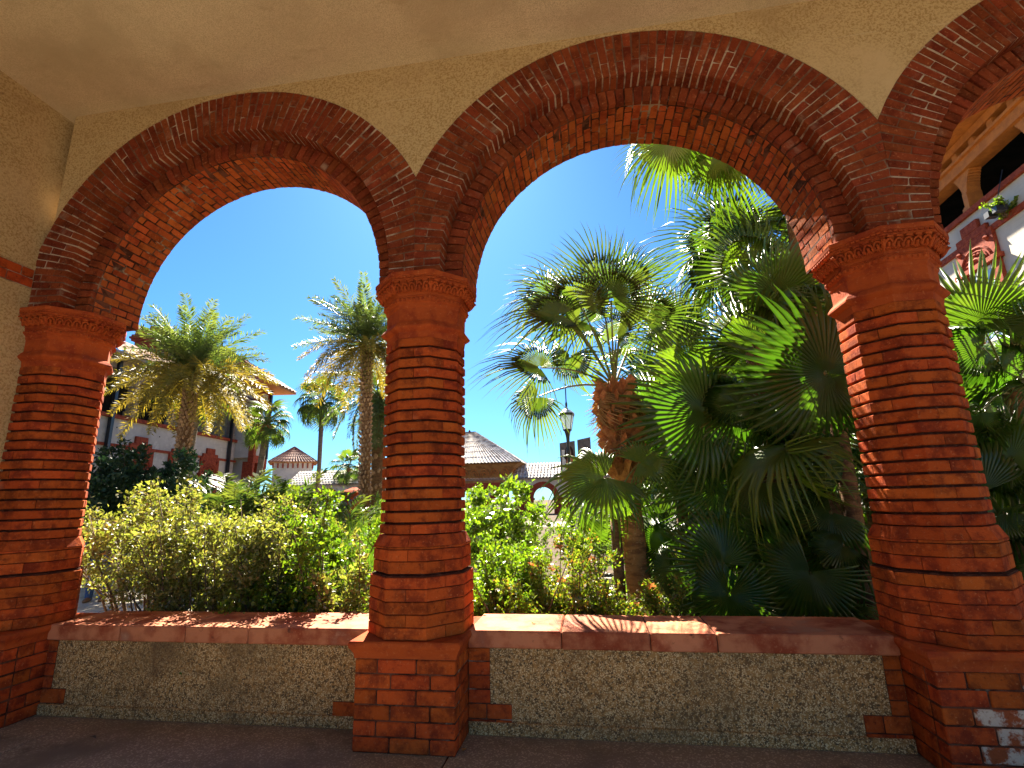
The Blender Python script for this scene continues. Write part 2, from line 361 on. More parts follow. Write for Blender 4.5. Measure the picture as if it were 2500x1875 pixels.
# capital
prof = [(.290, 2.79), (.297, 2.835), (.300, 2.855), (.322, 2.870), (.337, 2.885), (.337, 2.897), (.318, 2.925), (.300, 2.942), (.297, 2.955), (.299, 3.050), (.306, 3.060),
        (.309, 3.085), (.318, 3.092), (.322, 3.098), (.326, 3.125), (.320, 3.134), (.327, 3.139), (.322, 3.145), (.330, 3.175), (.348, 3.220), (.366, 3.246), (.384, 3.252), (.388, 3.262), (.380, 3.266), (.386, 3.283), (.394, 3.290), (.394, 3.320), (.386, 3.327), (.30, 3.329)]
b = MB(); b.lathe([(r_ * c8, z) for r_, z in prof], 8, PI / 8); ob('capital', b.mesh(), TERRA, col0)
# carved palmettes round the capital
b = MB(); pts = []
for i in range(13):
    t = math.radians(-35 + 250 * i / 12); pts.append((.0225 * math.cos(t), -.004 + .000 * i, .030 * math.sin(t)))
b.tube(pts, .0075, 5); b.tube([(0, -.002, -.028), (0, -.006, -.008), (0, -.006, .012), (0, -.002, .02)], [.003, .009, .010, .003], 6)
b.tube([(-.013, -.003, -.022), (-.008, -.006, -.008)], [.004, .006], 5); b.tube([(.013, -.003, -.022), (.008, -.006, -.008)], [.004, .006], 5)
b.box(-.018, .018, -.014, .004, .038, .048)
palm = b.mesh()
b = MB(); b.tube([(0, 0, -.04), (0, -.006, -.01), (0, -.007, .025), (0, -.013, .045)], [.003, .005, .007, .008], 5); dart = b.mesh()
for k in range(8):
    t = math.radians(-90 + 45 * k); nx, ny = math.cos(t), math.sin(t); tx, ty = -ny, nx
    for j in range(5):
        s_ = (j - 2) * .0585; a = .353
        ob('palmette', palm, TERRA, col0, (nx * a + tx * s_, ny * a + ty * s_, 3.195), (Matrix.Rotation(t + PI / 2, 3, 'Z') @ Matrix.Rotation(math.radians(26), 3, 'X')).to_euler(), (1.05, 1.25, 1.32))
    b = MB(); ca, sa = octp(.354, k)[0], octp(.354, k)[1]; 
    ob('corner_leaf', dart, TERRA, col0, (ca, sa, 3.192), (Matrix.Rotation(math.atan2(sa, ca) + PI / 2, 3, 'Z') @ Matrix.Rotation(math.radians(28), 3, 'X')).to_euler(), (1.8, 1.2, .95))
b = MB()
for k in range(8):
    t = math.radians(-90 + 45 * k); nx, ny = math.cos(t), math.sin(t); tx, ty = -ny, nx
    for j in range(7):                 # egg and dart, and the small dentils under the abacus
        s_ = (j - 3) * .037; a = .322
        c = Vector((nx * a + tx * s_, ny * a + ty * s_, 3.112)); T = Vector((tx, ty, 0))
        b.tube([c - T * .012, c - T * .006, c + T * .006, c + T * .012], [.004, .014, .014, .004], 6)
    for j in range(10):
        s_ = (j - 4.5) * .0315; a = .386; M_ = Matrix.Translation((nx * a + tx * s_, ny * a + ty * s_, 3.275)) @ Matrix.Rotation(t + PI / 2, 4, 'Z')
        b.box(-.010, .010, -.006, .01, -.006, .007, M_)
stuff(ob('moulding', b.mesh(), TERRA, col0))
def collabel(c, l): c['label'] = l
collabel(col0, 'middle brick column with banded octagonal shaft, standing free on its square pier')
for k, l in ((0, 'brick column built against the tan end wall at the left edge'), (2, 'brick column at the right with a sunlit strip down its left side')):
    c = copy_tree(col0); c.location.x = S * k; c['label'] = l
    if k == 2:                         # salt bloom on some bricks of this pier
        SALT = mat('salt_stained_brick', (.34, .085, .03), .95, .05, [(9, (.62, .50, .38), .47, .58), (40, (.20, .04, .015), .55, .7)], rnd=.15, bump=(60, .8))
        sm = {}; n_ = 0
        for o in c.children:
            if o.name.startswith('brick') and o.location.z < .5 and o.location.y < -.3 and o.location.x > -.2:
                n_ += 1
                if n_ % 5 in (0, 2, 3):
                    if o.data.name not in sm:
                        q_ = o.data.copy(); q_.materials.clear(); q_.materials.append(SALT); sm[o.data.name] = q_
                    o.data = sm[o.data.name]
c = copy_tree(col0); c.location.x = S * 3; c['label'] = 'brick column beyond the right edge carrying the cut off arch'

# ------------------------------------------------------------------ parapets between the columns
def parapet(k, label, joints, quoins):
    root = thing('parapet', label, 'parapet', (S * k, 0, 0), 0, 'low walls between the columns')
    x0, x1 = .352, S - .352
    ob('panel', boxmesh(x0, x1, .325, .74, 0, .548), SHELL, root)
    ob('base_ledge', boxmesh(x0 + .002, x1 - .002, .305, .33, 0, .080, .004), SHELL, root)
    js = [x0 + .002] + joints + [x1 - .002]
    for i in range(len(js) - 1):
        dz = random.uniform(-.002, .002)
        ob('coping_slab', boxmesh(js[i] + .003, js[i + 1] - .003, .283 + random.uniform(-.003, .003), .815, .549 + dz, .664 + dz, .009), COPING, root)
    ob('coping_mortar', boxmesh(x0 + .002, x1 - .002, .30, .80, .552, .655), MORTAR, root)
    for (a, c, zz0, zz1) in quoins:
        n_ = max(1, round((zz1 - zz0) / .085)); h = (zz1 - zz0) / n_
        ob('quoin_mortar', boxmesh(a + .001, c - .003, .3215, .33, zz0 + .001, zz1), MORTAR, root)
        for i in range(n_):
            xs_ = [a, c] if c - a < .24 else [a, a + (c - a) * (.42 if i % 2 else .62), c]
            for j in range(len(xs_) - 1):
                ob('brick', boxmesh(xs_[j] + .003, xs_[j + 1] - .004, .313 + random.uniform(0, .004), .34, zz0 + i * h + .004, zz0 + (i + 1) * h - .004, .004), BRICK, root)
    return root
parapet(0, 'low concrete parapet with red coping between the left and the middle column', [1.02, 1.60, 2.14],
        [(.352, .44, .19, .546), (.352, .575, .082, .19), (S - .66, S - .352, .05, .17)])
parapet(1, 'low concrete parapet with red coping between the middle and the right column', [1.02, 1.62, 2.05],
        [(.352, .51, .19, .546), (.352, .66, .0, .19), (S - .455, S - .352, .20, .546), (S - .62, S - .352, .0, .20)])
parapet(2, 'low concrete parapet to the right of the right column', [1.1, 1.9], [(.352, .46, .0, .546)])

# ------------------------------------------------------------------ garden ground, path, kerb
GZ = -.20
SOIL = mat('garden_soil', (.10, .07, .045), .95, .1, [(3, (.05, .035, .02), .4, .6), (25, (.17, .12, .07), .55, .7)], bump=[(12, .8, 'noise', None, .03)], coord='World')
PATH = mat('path_concrete', (.46, .41, .32), .9, .15, [(1.5, (.36, .31, .23), .45, .65), (60, (.55, .50, .41), .5, .7)], bump=(60, .3), coord='World')
gb = MB(); gb.add([(-400, .84, GZ), (400, .84, GZ), (400, 700, GZ), (-400, 700, GZ), (-400, -9, GZ - .3), (400, -9, GZ - .3), (400, -300, GZ - .3), (-400, -300, GZ - .3)], [(0, 1, 2, 3), (4, 7, 6, 5)])
struct(ob('ground', gb.mesh(), SOIL))
pa = MB()
for i in range(14):                    # walk in front of the arcade, slab by slab
    pa.box(-14 + i * 1.8, -14 + (i + 1) * 1.8 - .012, 4.6, 7.6, GZ - .05, GZ + .012)
struct(ob('path', pa.mesh(), PATH))
kb = MB()
for i in range(14): kb.box(-14 + i * 1.8, -14 + (i + 1) * 1.8 - .015, 7.62, 7.78, GZ - .05, GZ + .13)
struct(ob('kerb', kb.mesh(bevel=.01), PATH))
pa = MB(); pa.box(-30, 40, 30, 36, GZ - .05, GZ + .010); struct(ob('courtyard_walk', pa.mesh(), PATH))
pa = MB(); pa.box(-40, 40, -60, -8.85, GZ - .25, GZ - .2); struct(ob('forecourt', pa.mesh(), mat('forecourt_paving', (.40, .34, .26), .9, .1, [(.8, (.34, .28, .21), .45, .65)], coord='World')))

# ------------------------------------------------------------------ buildings round the courtyard
STUCCO = mat('grey_stucco', (.46, .44, .40), .95, .1, [(.6, (.34, .32, .30), .45, .7), (3, (.52, .50, .46), .5, .7), (1.2, (.30, .29, .27), .55, .75, 'noise', (.3, .3, 3), .5)], bump=[(30, .4)], coord='World')
WARMST = mat('pale_stucco', (.52, .48, .41), .95, .1, [(.8, (.42, .38, .32), .45, .7), (2.2, (.34, .31, .27), .55, .75, 'noise', (.3, .3, 4), .6)], bump=[(30, .4)], coord='World')
REDT = mat('red_brick_trim', (.30, .060, .028), .85, .15, [(9, (.20, .035, .018), .4, .6), (30, (.40, .12, .06), .55, .7)], bump=(25, .5), coord='World')
ROOFT = mat('clay_roof_tile', (.68, .62, .54), .6, .4, [(2, (.30, .22, .16), .4, .65), (8, (.50, .45, .38), .5, .7)], coord='World')
ROOFR = mat('red_roof_tile', (.32, .13, .08), .75, .3, [(2, (.22, .09, .06), .4, .65), (8, (.42, .22, .14), .5, .7)], coord='World')
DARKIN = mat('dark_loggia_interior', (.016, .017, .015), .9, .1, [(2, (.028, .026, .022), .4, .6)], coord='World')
TIMBER = mat('painted_timber', (.46, .17, .035), .7, .3, [(5, (.36, .13, .03), .4, .6)], coord='World')
GREYTIM = mat('grey_timber', (.30, .25, .22), .8, .2, [(5, (.22, .18, .15), .4, .6)], coord='World')
BLACKM = mat('black_metal', (.012, .014, .016), .35, .5, [(30, (.03, .03, .03), .5, .7)])
GLASS = mat('window_glass', (.35, .48, .58), .08, .8)
BLIND = mat('white_window_frame', (.75, .75, .72), .6, .3)

class Frame:                           # local axes: u along a facade, n out of it, z up
    def __init__(s, P, U):
        s.P = Vector((P.x, P.y, 0)); s.U = Vector((U.x, U.y, 0)).normalized(); s.N = Vector((s.U.y, -s.U.x, 0))
        if s.N.dot(CAM - s.P) < 0: s.N = -s.N
        s.M = Matrix((( s.U.x, s.N.x, 0, s.P.x), (s.U.y, s.N.y, 0, s.P.y), (0, 0, 1, 0), (0, 0, 0, 1)))
    def uz(s, px, py, off=0):
        q = atplane(px, py, s.P + s.N * off, s.N); return (q - s.P).dot(s.U), q.z
    def box(s, b, u0, u1, n0, n1, z0, z1): b.box(u0, u1, n0, n1, z0, z1, s.M)
    def pt(s, u, n, z): return s.M @ Vector((u, n, z))
def surround(F, root, u, z, w, h, wall_n=0., name='window', sill=True, glass=True, red=REDT):
    """arched terracotta window head with stepped top, and the window below; u centre, z top, w width, h total height"""
    b = MB(); t = .10
    F.box(b, u - w * .5, u + w * .5, wall_n, wall_n + t, z - h * .36, z - h * .14)
    F.box(b, u - w * .40, u + w * .40, wall_n, wall_n + t, z - h * .14, z - h * .08)
    F.box(b, u - w * .22, u + w * .22, wall_n, wall_n + t, z - h * .08, z)
    F.box(b, u - w * .56, u + w * .56, wall_n, wall_n + t + .08, z - h * .40, z - h * .36)
    F.box(b, u - w * .50, u - w * .30, wall_n, wall_n + t, z - h, z - h * .40)
    F.box(b, u + w * .30, u + w * .50, wall_n, wall_n + t, z - h, z - h * .40)
    o = ob(name, b.mesh(bevel=.01), red, root)
    b = MB(); c = F.pt(u, wall_n + t, z - h * .355)
    for rr, th in ((w * .38, .030), (w * .30, .02), (w * .13, .04)):
        pts = [F.pt(u + rr * math.cos(a), wall_n + t, z - h * .355 + rr * .8 * math.sin(a)) for a in [PI * i / 12 for i in range(13)]]
        b.tube(pts, th * w * .9, 5)
    for a in [PI * (i + .5) / 7 for i in range(7)]:
        q = F.pt(u + w * .22 * math.cos(a), wall_n + t, z - h * .355 + w * .18 * math.sin(a)); b.lathe([(.001, -.05 * w), (.05 * w, 0), (.001, .05 * w)], 6, 0, q, False)
    for s_ in (-1, 1):
        q = F.pt(u + s_ * w * .36, wall_n + t, z - h * .2); b.lathe([(.001, -.08 * w), (.07 * w, 0), (.001, .08 * w)], 6, 0, q, False)
    ob('carving', b.mesh(), red, o)
    if glass:
        b = MB(); F.box(b, u - w * .30, u + w * .30, wall_n - .02, wall_n + .03, z - h, z - h * .40); ob('pane', b.mesh(), GLASS, o)
        b = MB()
        for q in (-.28, 0, .28): F.box(b, u + w * q - .03, u + w * q + .03, wall_n + .03, wall_n + .06, z - h, z - h * .40)
        for q in (.42, .70, .97): F.box(b, u - w * .3, u + w * .3, wall_n + .033, wall_n + .055, z - h * q - .03, z - h * q + .03)
        ob('frame', b.mesh(), BLIND, o)
    return o
def tiled(name, A, B, C, D_, material, root, pitch=.28, rise=.07):
    """barrel tiles on the quad A-B (eave) C-D (ridge, C above B)"""
    A, B, C, D_ = map(Vector, (A, B, C, D_)); L_ = (B - A).length; n = max(4, int(L_ / pitch)) * 4
    nrm = (B - A).cross(D_ - A).normalized()
    if nrm.z < 0: nrm = -nrm
    rows = 6; v = []; f = []
    for j in range(rows + 1):
        t = j / rows; p, q = A.lerp(D_, t), B.lerp(C, t)
        for sub in ((0, .03) if 0 < j < rows else (0,)):
            for i in range(n + 1):
                h = rise * (.5 + .5 * math.cos(i * PI / 2)); v.append(p.lerp(q, i / n) + nrm * (h + sub))
    R_ = len(v) // (n + 1)
    for j in range(R_ - 1):
        for i in range(n): f.append((j * (n + 1) + i, j * (n + 1) + i + 1, (j + 1) * (n + 1) + i + 1, (j + 1) * (n + 1) + i))
    return ob(name, pd(v, f), material, root)

# left wing: facade along a line seen from its ledge
ZL = 5.6
Pa, Pb = atz(269, 1012, ZL), atz(579, 1077, ZL)
F = Frame(Pb, Pb - Pa); ua = (Vector((Pa.x, Pa.y, 0)) - F.P).dot(F.U)    # ua negative
wing = thing('hotel_wing', 'pale grey hotel wing with dark open loggia and red brick trim, behind the left palm', 'building', F.P)
wi = wing
def child(name, b, m_, par=None, bevel=0): 
    o = ob(name, b.mesh(bevel=bevel), m_, par or wi); o.location = -Vector(wi.location) if par is None else Vector((0, 0, 0)); return o
b = MB(); F.box(b, ua - 14, -.2, -8, 0, GZ, ZL - .12); child('wall', b, STUCCO)
b = MB(); F.box(b, ua - 14, -.1, -.3, .14, ZL - .12, ZL + .04); F.box(b, ua - 14, 0, 0, .05, ZL - 1.35, ZL - 1.22); F.box(b, ua - 14, 0, 0, .05, ZL - 2.9, ZL - 2.75)
child('string_course', b, REDT)
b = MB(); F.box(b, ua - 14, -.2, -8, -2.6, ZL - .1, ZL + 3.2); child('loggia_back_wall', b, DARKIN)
zt = F.uz(560, 1040)[1]; 
for i in range(9):                     # flared posts of the loggia
    u = -.6 - i * 2.75
    b = MB(); F.box(b, u - .17, u + .17, -.30, .02, ZL + .04, ZL + 1.75); F.box(b, u - .24, u + .24, -.33, .05, ZL + .04, ZL + .34)
    F.box(b, u - .38, u + .38, -.28, .0, ZL + 1.75, ZL + 1.90); F.box(b, u - .62, u + .62, -.26, -.02, ZL + 1.90, ZL + 2.06)
    child('loggia_post', b, GREYTIM)
b = MB(); F.box(b, ua - 14, -.2, -.30, .06, ZL + 2.06, ZL + 2.5); child('beam', b, GREYTIM)
b = MB()
E0_, E1_ = F.pt(ua - 14, .95, ZL + 2.55), F.pt(-.1, .95, ZL + 2.55)
R0_, R1_ = F.pt(ua - 14, -4, ZL + 5.0), F.pt(-.1, -4, ZL + 5.0)
o = tiled('roof', E0_, E1_, R1_, R0_, ROOFR, wi, .5, .08); o.location = -Vector(wi.location)
b = MB(); F.box(b, ua - 14, -.2, -4, .95, ZL + 2.42, ZL + 2.54); child('eave_soffit', b, GREYTIM)
for px, py in ((335, 1130), (513, 1085 + 12)):
    u, z = F.uz(px, py); o = surround(F, wi, u, ZL - .75, 1.75, 3.9); o.location = -Vector(wi.location)
u, z = F.uz(441, 1090); o = surround(F, wi, u, ZL - .75, 1.75, 3.9); o.location = -Vector(wi.location)
b = MB(); F.box(b, -1.05, -.9, .05, .2, GZ, ZL + 2.4); child('downpipe', b, BLACKM)
u1 = F.uz(275, 960)[0]
b = MB(); F.box(b, u1 - .08, u1 + .08, .05, .2, GZ, ZL + 2.4); child('downpipe', b, BLACKM)
for i, (px, py) in enumerate(((307, 1043), (409, 1066), (494, 1081))):
    u, z = F.uz(px, py, .4); o = thing('flood_light', ['black flood light on the left wing nearest the brick column', 'black flood light on the left wing hidden partly by the palm trunk', 'black flood light on the left wing nearest the corner tower'][i], 'light fixture', F.pt(u, .02, z), 0, 'flood lights on the left wing')
    b = MB(); M3 = Matrix.Rotation(math.atan2(F.U.y, F.U.x), 4, 'Z')
    b.tube([(0, 0, 0), M3 @ Vector((0, .5, .05))], .03, 6); b.box(-.4, .4, .42, .52, -.03, .05, M3); ob('bracket', b.mesh(), BLACKM, o)
    b = MB(); b.box(-.42, -.14, .38, .68, -.16, .06, M3); b.box(.14, .42, .38, .68, -.16, .06, M3); ob('lamp_head', b.mesh(), BLACKM, o)

# corner tower of the wing: projects a little, hip roof with deep eaves
tw = thing('corner_tower', 'corner tower with brick quoins and deep eaved hip roof ending the left wing', 'building', F.P); wi = tw
ut = F.uz(655, 1060, 1.2)[0]
ze = F.uz(640, 945, 1.2)[1]; zc_ = F.uz(625, 1165, 1.2)[1]; zs_ = F.uz(625, 1118, 1.2)[1]
n1 = 1.2; M0 = F.M
b = MB(); F.box(b, -.2, ut, -9, n1, zs_, ze); F.box(b, .3, ut - .5, -9, n1 - .6, GZ, zs_); child('wall', b, STUCCO)
b = MB()
k = int((ut + .2) / .62)
for i in range(k + 1):                 # corbelled brick arches under the projecting storey
    u = -.2 + (ut + .2 - .2) * i / k
    F.box(b, u, u + .2, n1 - .62, n1 + .02, zc_ - .25, zs_ - .25); F.box(b, u - .04, u + .24, n1 - .5, n1 + .03, zs_ - .6, zs_ - .3)
F.box(b, -.22, ut + .02, n1 - .3, n1 + .05, zs_ - .3, zs_ + .15)
F.box(b, ut - .3, ut + .05, -8.5, n1 + .02, zs_ - .3, zs_ + .15)
child('corbel_band', b, REDT)
b = MB()
for i in range(int((ze - zs_) / .42)):
    z = zs_ + .15 + i * .42; l_ = .45 if i % 2 else .28
    F.box(b, ut - l_, ut + .03, n1 - .3, n1 + .03, z, z + .41); F.box(b, -.23, -.2 + l_, n1 - .3, n1 + .03, z, z + .41)
F.box(b, -.2, ut, n1 - .1, n1 + .05, ze - 1.15, ze - .8); F.box(b, -.2, ut, n1 - .1, n1 + .05, zs_ + 2.2, zs_ + 2.4)
child('quoins', b, REDT)
zw = F.uz(625, 985, 1.2)[1]
uw = (ut - .2) * .5
b = MB(); F.box(b, uw - .55, uw + .55, n1 - .02, n1 + .06, zw - 2.2, zw + .3); o = child('window', b, REDT)
b = MB(); F.box(b, uw - .28, uw + .28, n1 + .03, n1 + .08, zw - 2.0, zw + .1); child('pane', b, GLASS, o)
b = MB(); F.box(b, -.23, ut + .05, n1 - .2, n1 + .06, ze - .35, ze); child('cornice', b, REDT)
ov = 1.15
c00, c10, c11, c01 = F.pt(-.2 - ov, n1 + ov, ze + .0), F.pt(ut + ov, n1 + ov, ze + .0), F.pt(ut + ov, -9 - ov, ze), F.pt(-.2 - ov, -9 - ov, ze)
b = MB(); F.box(b, -.2 - ov, ut + ov, -9 - ov, n1 + ov, ze - .02, ze + .1); child('eave_soffit', b, TIMBER)
uc = (ut - .2) / 2; rt0, rt1 = F.pt(uc, n1 - 3.2, ze + 3.0), F.pt(uc, -6, ze + 3.0)
for q in ((c00, c10, rt0, rt0), (c10, c11, rt1, rt0), (c11, c01, rt1, rt1), (c01, c00, rt0, rt1)):
    o = tiled('roof', q[0] + Vector((0, 0, .12)), q[1] + Vector((0, 0, .12)), q[2], q[3], ROOFR, wi, .45, .08); o.location = -Vector(wi.location)
b = MB(); F.box(b, ut - .3, ut - .15, n1 + .03, n1 + .18, zs_, ze); child('downpipe', b, BLACKM)

# brick chimney turret
q = at(362, 1010, 33); zt = at(366, 787, 33).z; zb = at(366, 862, 33).z
ch = thing('brick_chimney', 'red brick chimney with stepped crown above the left wing roof', 'chimney', (q.x, q.y, 0), YAW); wi = ch
b = MB(); b.box(-1.0, .75, -.8, .8, 7.0, zt - 1.1); ob('shaft', b.mesh(), REDT, ch)
b = MB()
for i, (w_, h_) in enumerate(((1.16, .14), (1.24, .16), (1.16, .12))): b.box(-1.0 - (w_ - 1), .75 + (w_ - 1), -.8 - (w_ - 1), .8 + (w_ - 1), zt - 1.1 + i * .15, zt - .96 + i * .15)
ob('cornice', b.mesh(), REDT, ch)
b = MB()
for cx in (-.85, .05, .62):
    for i, w_ in enumerate((.34, .30, .24, .20)): b.box(cx - w_ / 2 - .05, cx + w_ / 2 + .05, -.8, .8, zt - .7 + i * .17, zt - .55 + i * .17 + .02)
ob('stepped_crown', b.mesh(), REDT, ch)

# far white tower with pyramid roof
q = at(715, 1150, 76); apex = at(703, 1092, 76); ev = at(703, 1131, 76).z
ft = thing('far_tower', 'small far tower with pyramid tile roof over the courtyard roof', 'building', (q.x, q.y, 0), .55); wi = ft
b = MB(); b.box(-2.7, 2.7, -2.7, 2.7, GZ, ev - .1); ob('wall', b.mesh(), WARMST, ft)
b = MB()
for i in range(9):
    for s_ in (0, 1):
        t_ = -2.7 + i * .675
        if s_: b.box(t_ - .1, t_ + .1, -2.85, -2.7, ev - .9, ev - .2)
        else: b.box(2.7, 2.85, t_ - .1, t_ + .1, ev - .9, ev - .2)
ob('brackets', b.mesh(), REDT, ft)
h_ = 3.37; az = apex.z + .15
for i in range(4):
    a0, a1 = [(-h_, -h_), (h_, -h_), (h_, h_), (-h_, h_)][i], [(h_, -h_), (h_, h_), (-h_, h_), (-h_, -h_)][i]
    tiled('roof', (*a0, ev), (*a1, ev), (0, 0, az), (0, 0, az), ROOFR, ft, .4, .07)
b = MB(); b.box(-h_, h_, -h_, h_, ev - .12, ev - .02); ob('eave_soffit', b.mesh(), TIMBER, ft)

# far arcade that closes the courtyard, tile roof above
YA = 57.5
z_ridge = aty(1320, 1131, YA + 2.2).z; z_eave = aty(1320, 1166, YA - .6).z
far = thing('far_arcade', 'long low brick arcade with a pale tiled roof closing the far side of the courtyard', 'building', (0, YA, 0)); wi = far
zs2 = aty(1330, 1215, YA).z
x0f, x1f = -34, 34; pit = 4.6; xa = aty(1328, 1230, YA).x
cs = [xa + pit * i for i in range(-8, 8)]
b = MB()
ro = 1.35
for c in cs:
    if c < x0f or c > x1f: continue
    n_ = 14; zz = [zs2 + math.sqrt(max(0, ro ** 2 - (ro * math.cos(PI * i / n_)) ** 2)) for i in range(n_ + 1)]; xx = [c - ro * math.cos(PI * i / n_) for i in range(n_ + 1)]
    for i in range(n_): b.hexa([(xx[i], -.3, zz[i]), (xx[i + 1], -.3, zz[i + 1]), (xx[i], .3, zz[i]), (xx[i + 1], .3, zz[i + 1]), (xx[i], -.3, z_eave), (xx[i + 1], -.3, z_eave), (xx[i], .3, z_eave), (xx[i + 1], .3, z_eave)])
    b.box(c + ro, c + pit - ro, -.3, .3, zs2, z_eave)
ob('wall', b.mesh(), WARMST, far)
for c in cs:
    if c < x0f or c > x1f: continue
    b = MB(); n_ = 16; r_o = ro + .55
    for i in range(n_):
        a0, a1 = PI * i / n_, PI * (i + 1) / n_
        v = [(c + r_ * math.cos(a), y, zs2 + r_ * math.sin(a)) for y in (-.36, .3) for r_ in (ro - .12, r_o) for a in (a0, a1)]
        b.hexa([v[0], v[1], v[2], v[3], v[4], v[5], v[6], v[7]])
    ob('arch_ring', b.mesh(), REDT, far)
    b = MB(); xm = c + pit / 2; w_ = pit / 2 - ro + .12
    b.box(xm - w_, xm + w_, -.36, .36, GZ, zs2 - .25); b.box(xm - w_ - .12, xm + w_ + .12, -.46, .46, zs2 - .25, zs2)
    ob('pillar', b.mesh(), REDT, far)
tiled('roof', (x0f, -.9, z_eave), (x1f, -.9, z_eave), (x1f, 2.2, z_ridge), (x0f, 2.2, z_ridge), ROOFT, far, .40, .11)
tiled('roof', (x1f, 5.3, z_eave), (x0f, 5.3, z_eave), (x0f, 2.2, z_ridge), (x1f, 2.2, z_ridge), ROOFT, far, .40, .11)
b = MB(); b.box(x0f, x1f, -.86, 5.2, z_eave - .14, z_eave - .03); ob('eave_soffit', b.mesh(), GREYTIM, far)
# gate pavilion with hip roof, carved cove under the eaves
tip = aty(1272, 1128, YA - 2.6); tipz = tip.z; top = aty(1128, 1062, YA - 1); 
xl = aty(950, 1128, YA - 2.6).x; xc_ = (tip.x + xl) / 2; hw = (tip.x - xl) / 2
gate = thing('gate_pavilion', 'gate pavilion with white tiled hip roof and carved cove, right of the middle column', 'building', (xc_, YA + hw - 2.6, 0)); wi = gate
zp = aty(1110, 1060, YA + hw - 2.6).z
for i in range(4):
    a0, a1 = [(-hw, -hw), (hw, -hw), (hw, hw), (-hw, hw)][i], [(hw, -hw), (hw, hw), (-hw, hw), (-hw, -hw)][i]
    tiled('roof', (*a0, tipz + .05), (*a1, tipz + .05), (a1[0] * .12, a1[1] * .12, zp), (a0[0] * .12, a0[1] * .12, zp), ROOFT, gate, .42, .11)
b = MB(); b.box(-hw * .13, hw * .13, -hw * .13, hw * .13, zp - .3, zp + .1); b.lathe([(.2, 0), (.2, .2), (.05, .5)], 10, 0, (0, 0, zp)); ob('finial', b.mesh(), REDT, gate)
b = MB(); pr_ = [(hw - .1, tipz), (hw - .5, tipz - .15), (hw - 1.3, tipz - .75), (hw - 1.8, tipz - 1.6), (hw - 1.95, tipz - 2.2)]
b.lathe([(r_ * math.sqrt(2), z) for r_, z in pr_], 4, PI / 4, cap=True); CARVE = mat('carved_stone', (.36, .20, .08), .9, .1, [(1.5, (.24, .12, .05), .45, .6)]); ob('cove', b.mesh(), CARVE, gate)
b = MB()
for s_ in range(4):
    for i in range(int(2 * hw / 1.3)):
        t_ = -hw + 1.6 + i * 1.25
        if abs(t_) > hw - 1.2: continue
        M_ = Matrix.Rotation(s_ * PI / 2, 4, 'Z')
        for rr in (.48, .25):
            b.tube([M_ @ Vector((t_ + rr * math.cos(a), -(hw - 1.35) + .28 * -math.sin(a), tipz - 1.35 + rr * 1.5 * math.sin(a))) for a in [PI * k_ / 8 for k_ in range(9)]], .06, 5)
ob('carving', b.mesh(), TIMBER, gate)
wb = hw - 1.95; b = MB(); b.box(-wb, wb, -wb, wb, tipz - 3.0, tipz - 2.2)
for sx in (-1, 1):
    for sy in (-1, 1): b.box(sx * wb - .9 if sx > 0 else -wb, sx * wb if sx > 0 else -wb + .9, sy * wb - .9 if sy > 0 else -wb, sy * wb if sy > 0 else -wb + .9, GZ, tipz - 2.2)
ob('wall', b.mesh(), REDT, gate)

# right wing
ZR = 9.0
Pa, Pb = atz(2312, 561, ZR), atz(2500, 409, ZR)
F = Frame(Pa, Pa - Pb); rw = thing('right_wing', 'pale hotel wing at the right edge with red ledge and orange timber loggia', 'building', F.P); wi = rw
ue = (Vector((Pb.x, Pb.y, 0)) - F.P).dot(F.U)
U0, U1 = ue - 9, 40
uz = lambda x, y: F.uz(x, y)
zbl = (uz(2500, 291)[1] + uz(2294, 463)[1]) / 2; zbu = (uz(2500, 243)[1] + uz(2294, 436)[1]) / 2
zul = uz(2424, 282)[1]; zuu = uz(2415, 268)[1]; hh = zbl - ZR
b = MB(); F.box(b, U0, U1, -9, 0, GZ, ZR - .12); child('wall', b, WARMST)
zs_ = uz(2470, 522)[1]
b = MB(); F.box(b, U0, U1, -.3, .10, ZR - .12, ZR + .02); child('ledge', b, REDT)
b = MB(); F.box(b, U0, U1, 0, .06, zs_ - .10, zs_ + .06); F.box(b, U0, U1, 0, .06, zs_ - 3.6, zs_ - 3.4); child('string_course', b, REDT)
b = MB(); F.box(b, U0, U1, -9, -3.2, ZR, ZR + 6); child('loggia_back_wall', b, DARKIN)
up = uz(2362, 507)[0]; rl, rr_ = uz(2319, 448)[0], uz(2384, 388)[0]; rh = abs(rl - rr_) / 2 * .66; nx_ = uz(2464, 320)[0] - rh * 1.2; sp_ = abs(nx_ - up)
for i in range(-2, 12):
    u = up + i * sp_
    if u < U0 + .3: continue
    b = MB(); w0 = rh * .26
    F.box(b, u - w0 * 1.45, u + w0 * 1.45, -.45, .04, ZR + .02, ZR + hh * .13)
    F.box(b, u - w0 * 1.15, u + w0 * 1.15, -.40, .02, ZR + hh * .13, ZR + hh * .17)
    F.box(b, u - w0 * .9, u + w0 * .9, -.38, .0, ZR + hh * .17, ZR + hh * .50)
    for k_ in range(9):
        t_ = k_ / 9; F.box(b, u - (w0 + (rh - w0) * t_ ** 1.6), u + (w0 + (rh - w0) * t_ ** 1.6), -.36 + .002 * k_, -.02 - .002 * k_, ZR + hh * (.50 + .055 * k_), ZR + hh * (.555 + .055 * k_))
    child('loggia_post', b, TIMBER)
b = MB(); F.box(b, U0, U1, -.40, .06, zbl, zbu - .08); F.box(b, U0, U1, -.44, .16, zbu - .08, zbu); child('beam', b, TIMBER)
b = MB(); F.box(b, U0, U1, -.40, .06, zul, zuu); child('upper_beam', b, TIMBER)
s1, s2 = uz(2367, 335)[0], uz(2327, 378)[0]; ds = abs(s2 - s1); u = s1 - int((s1 - U0) / ds) * ds
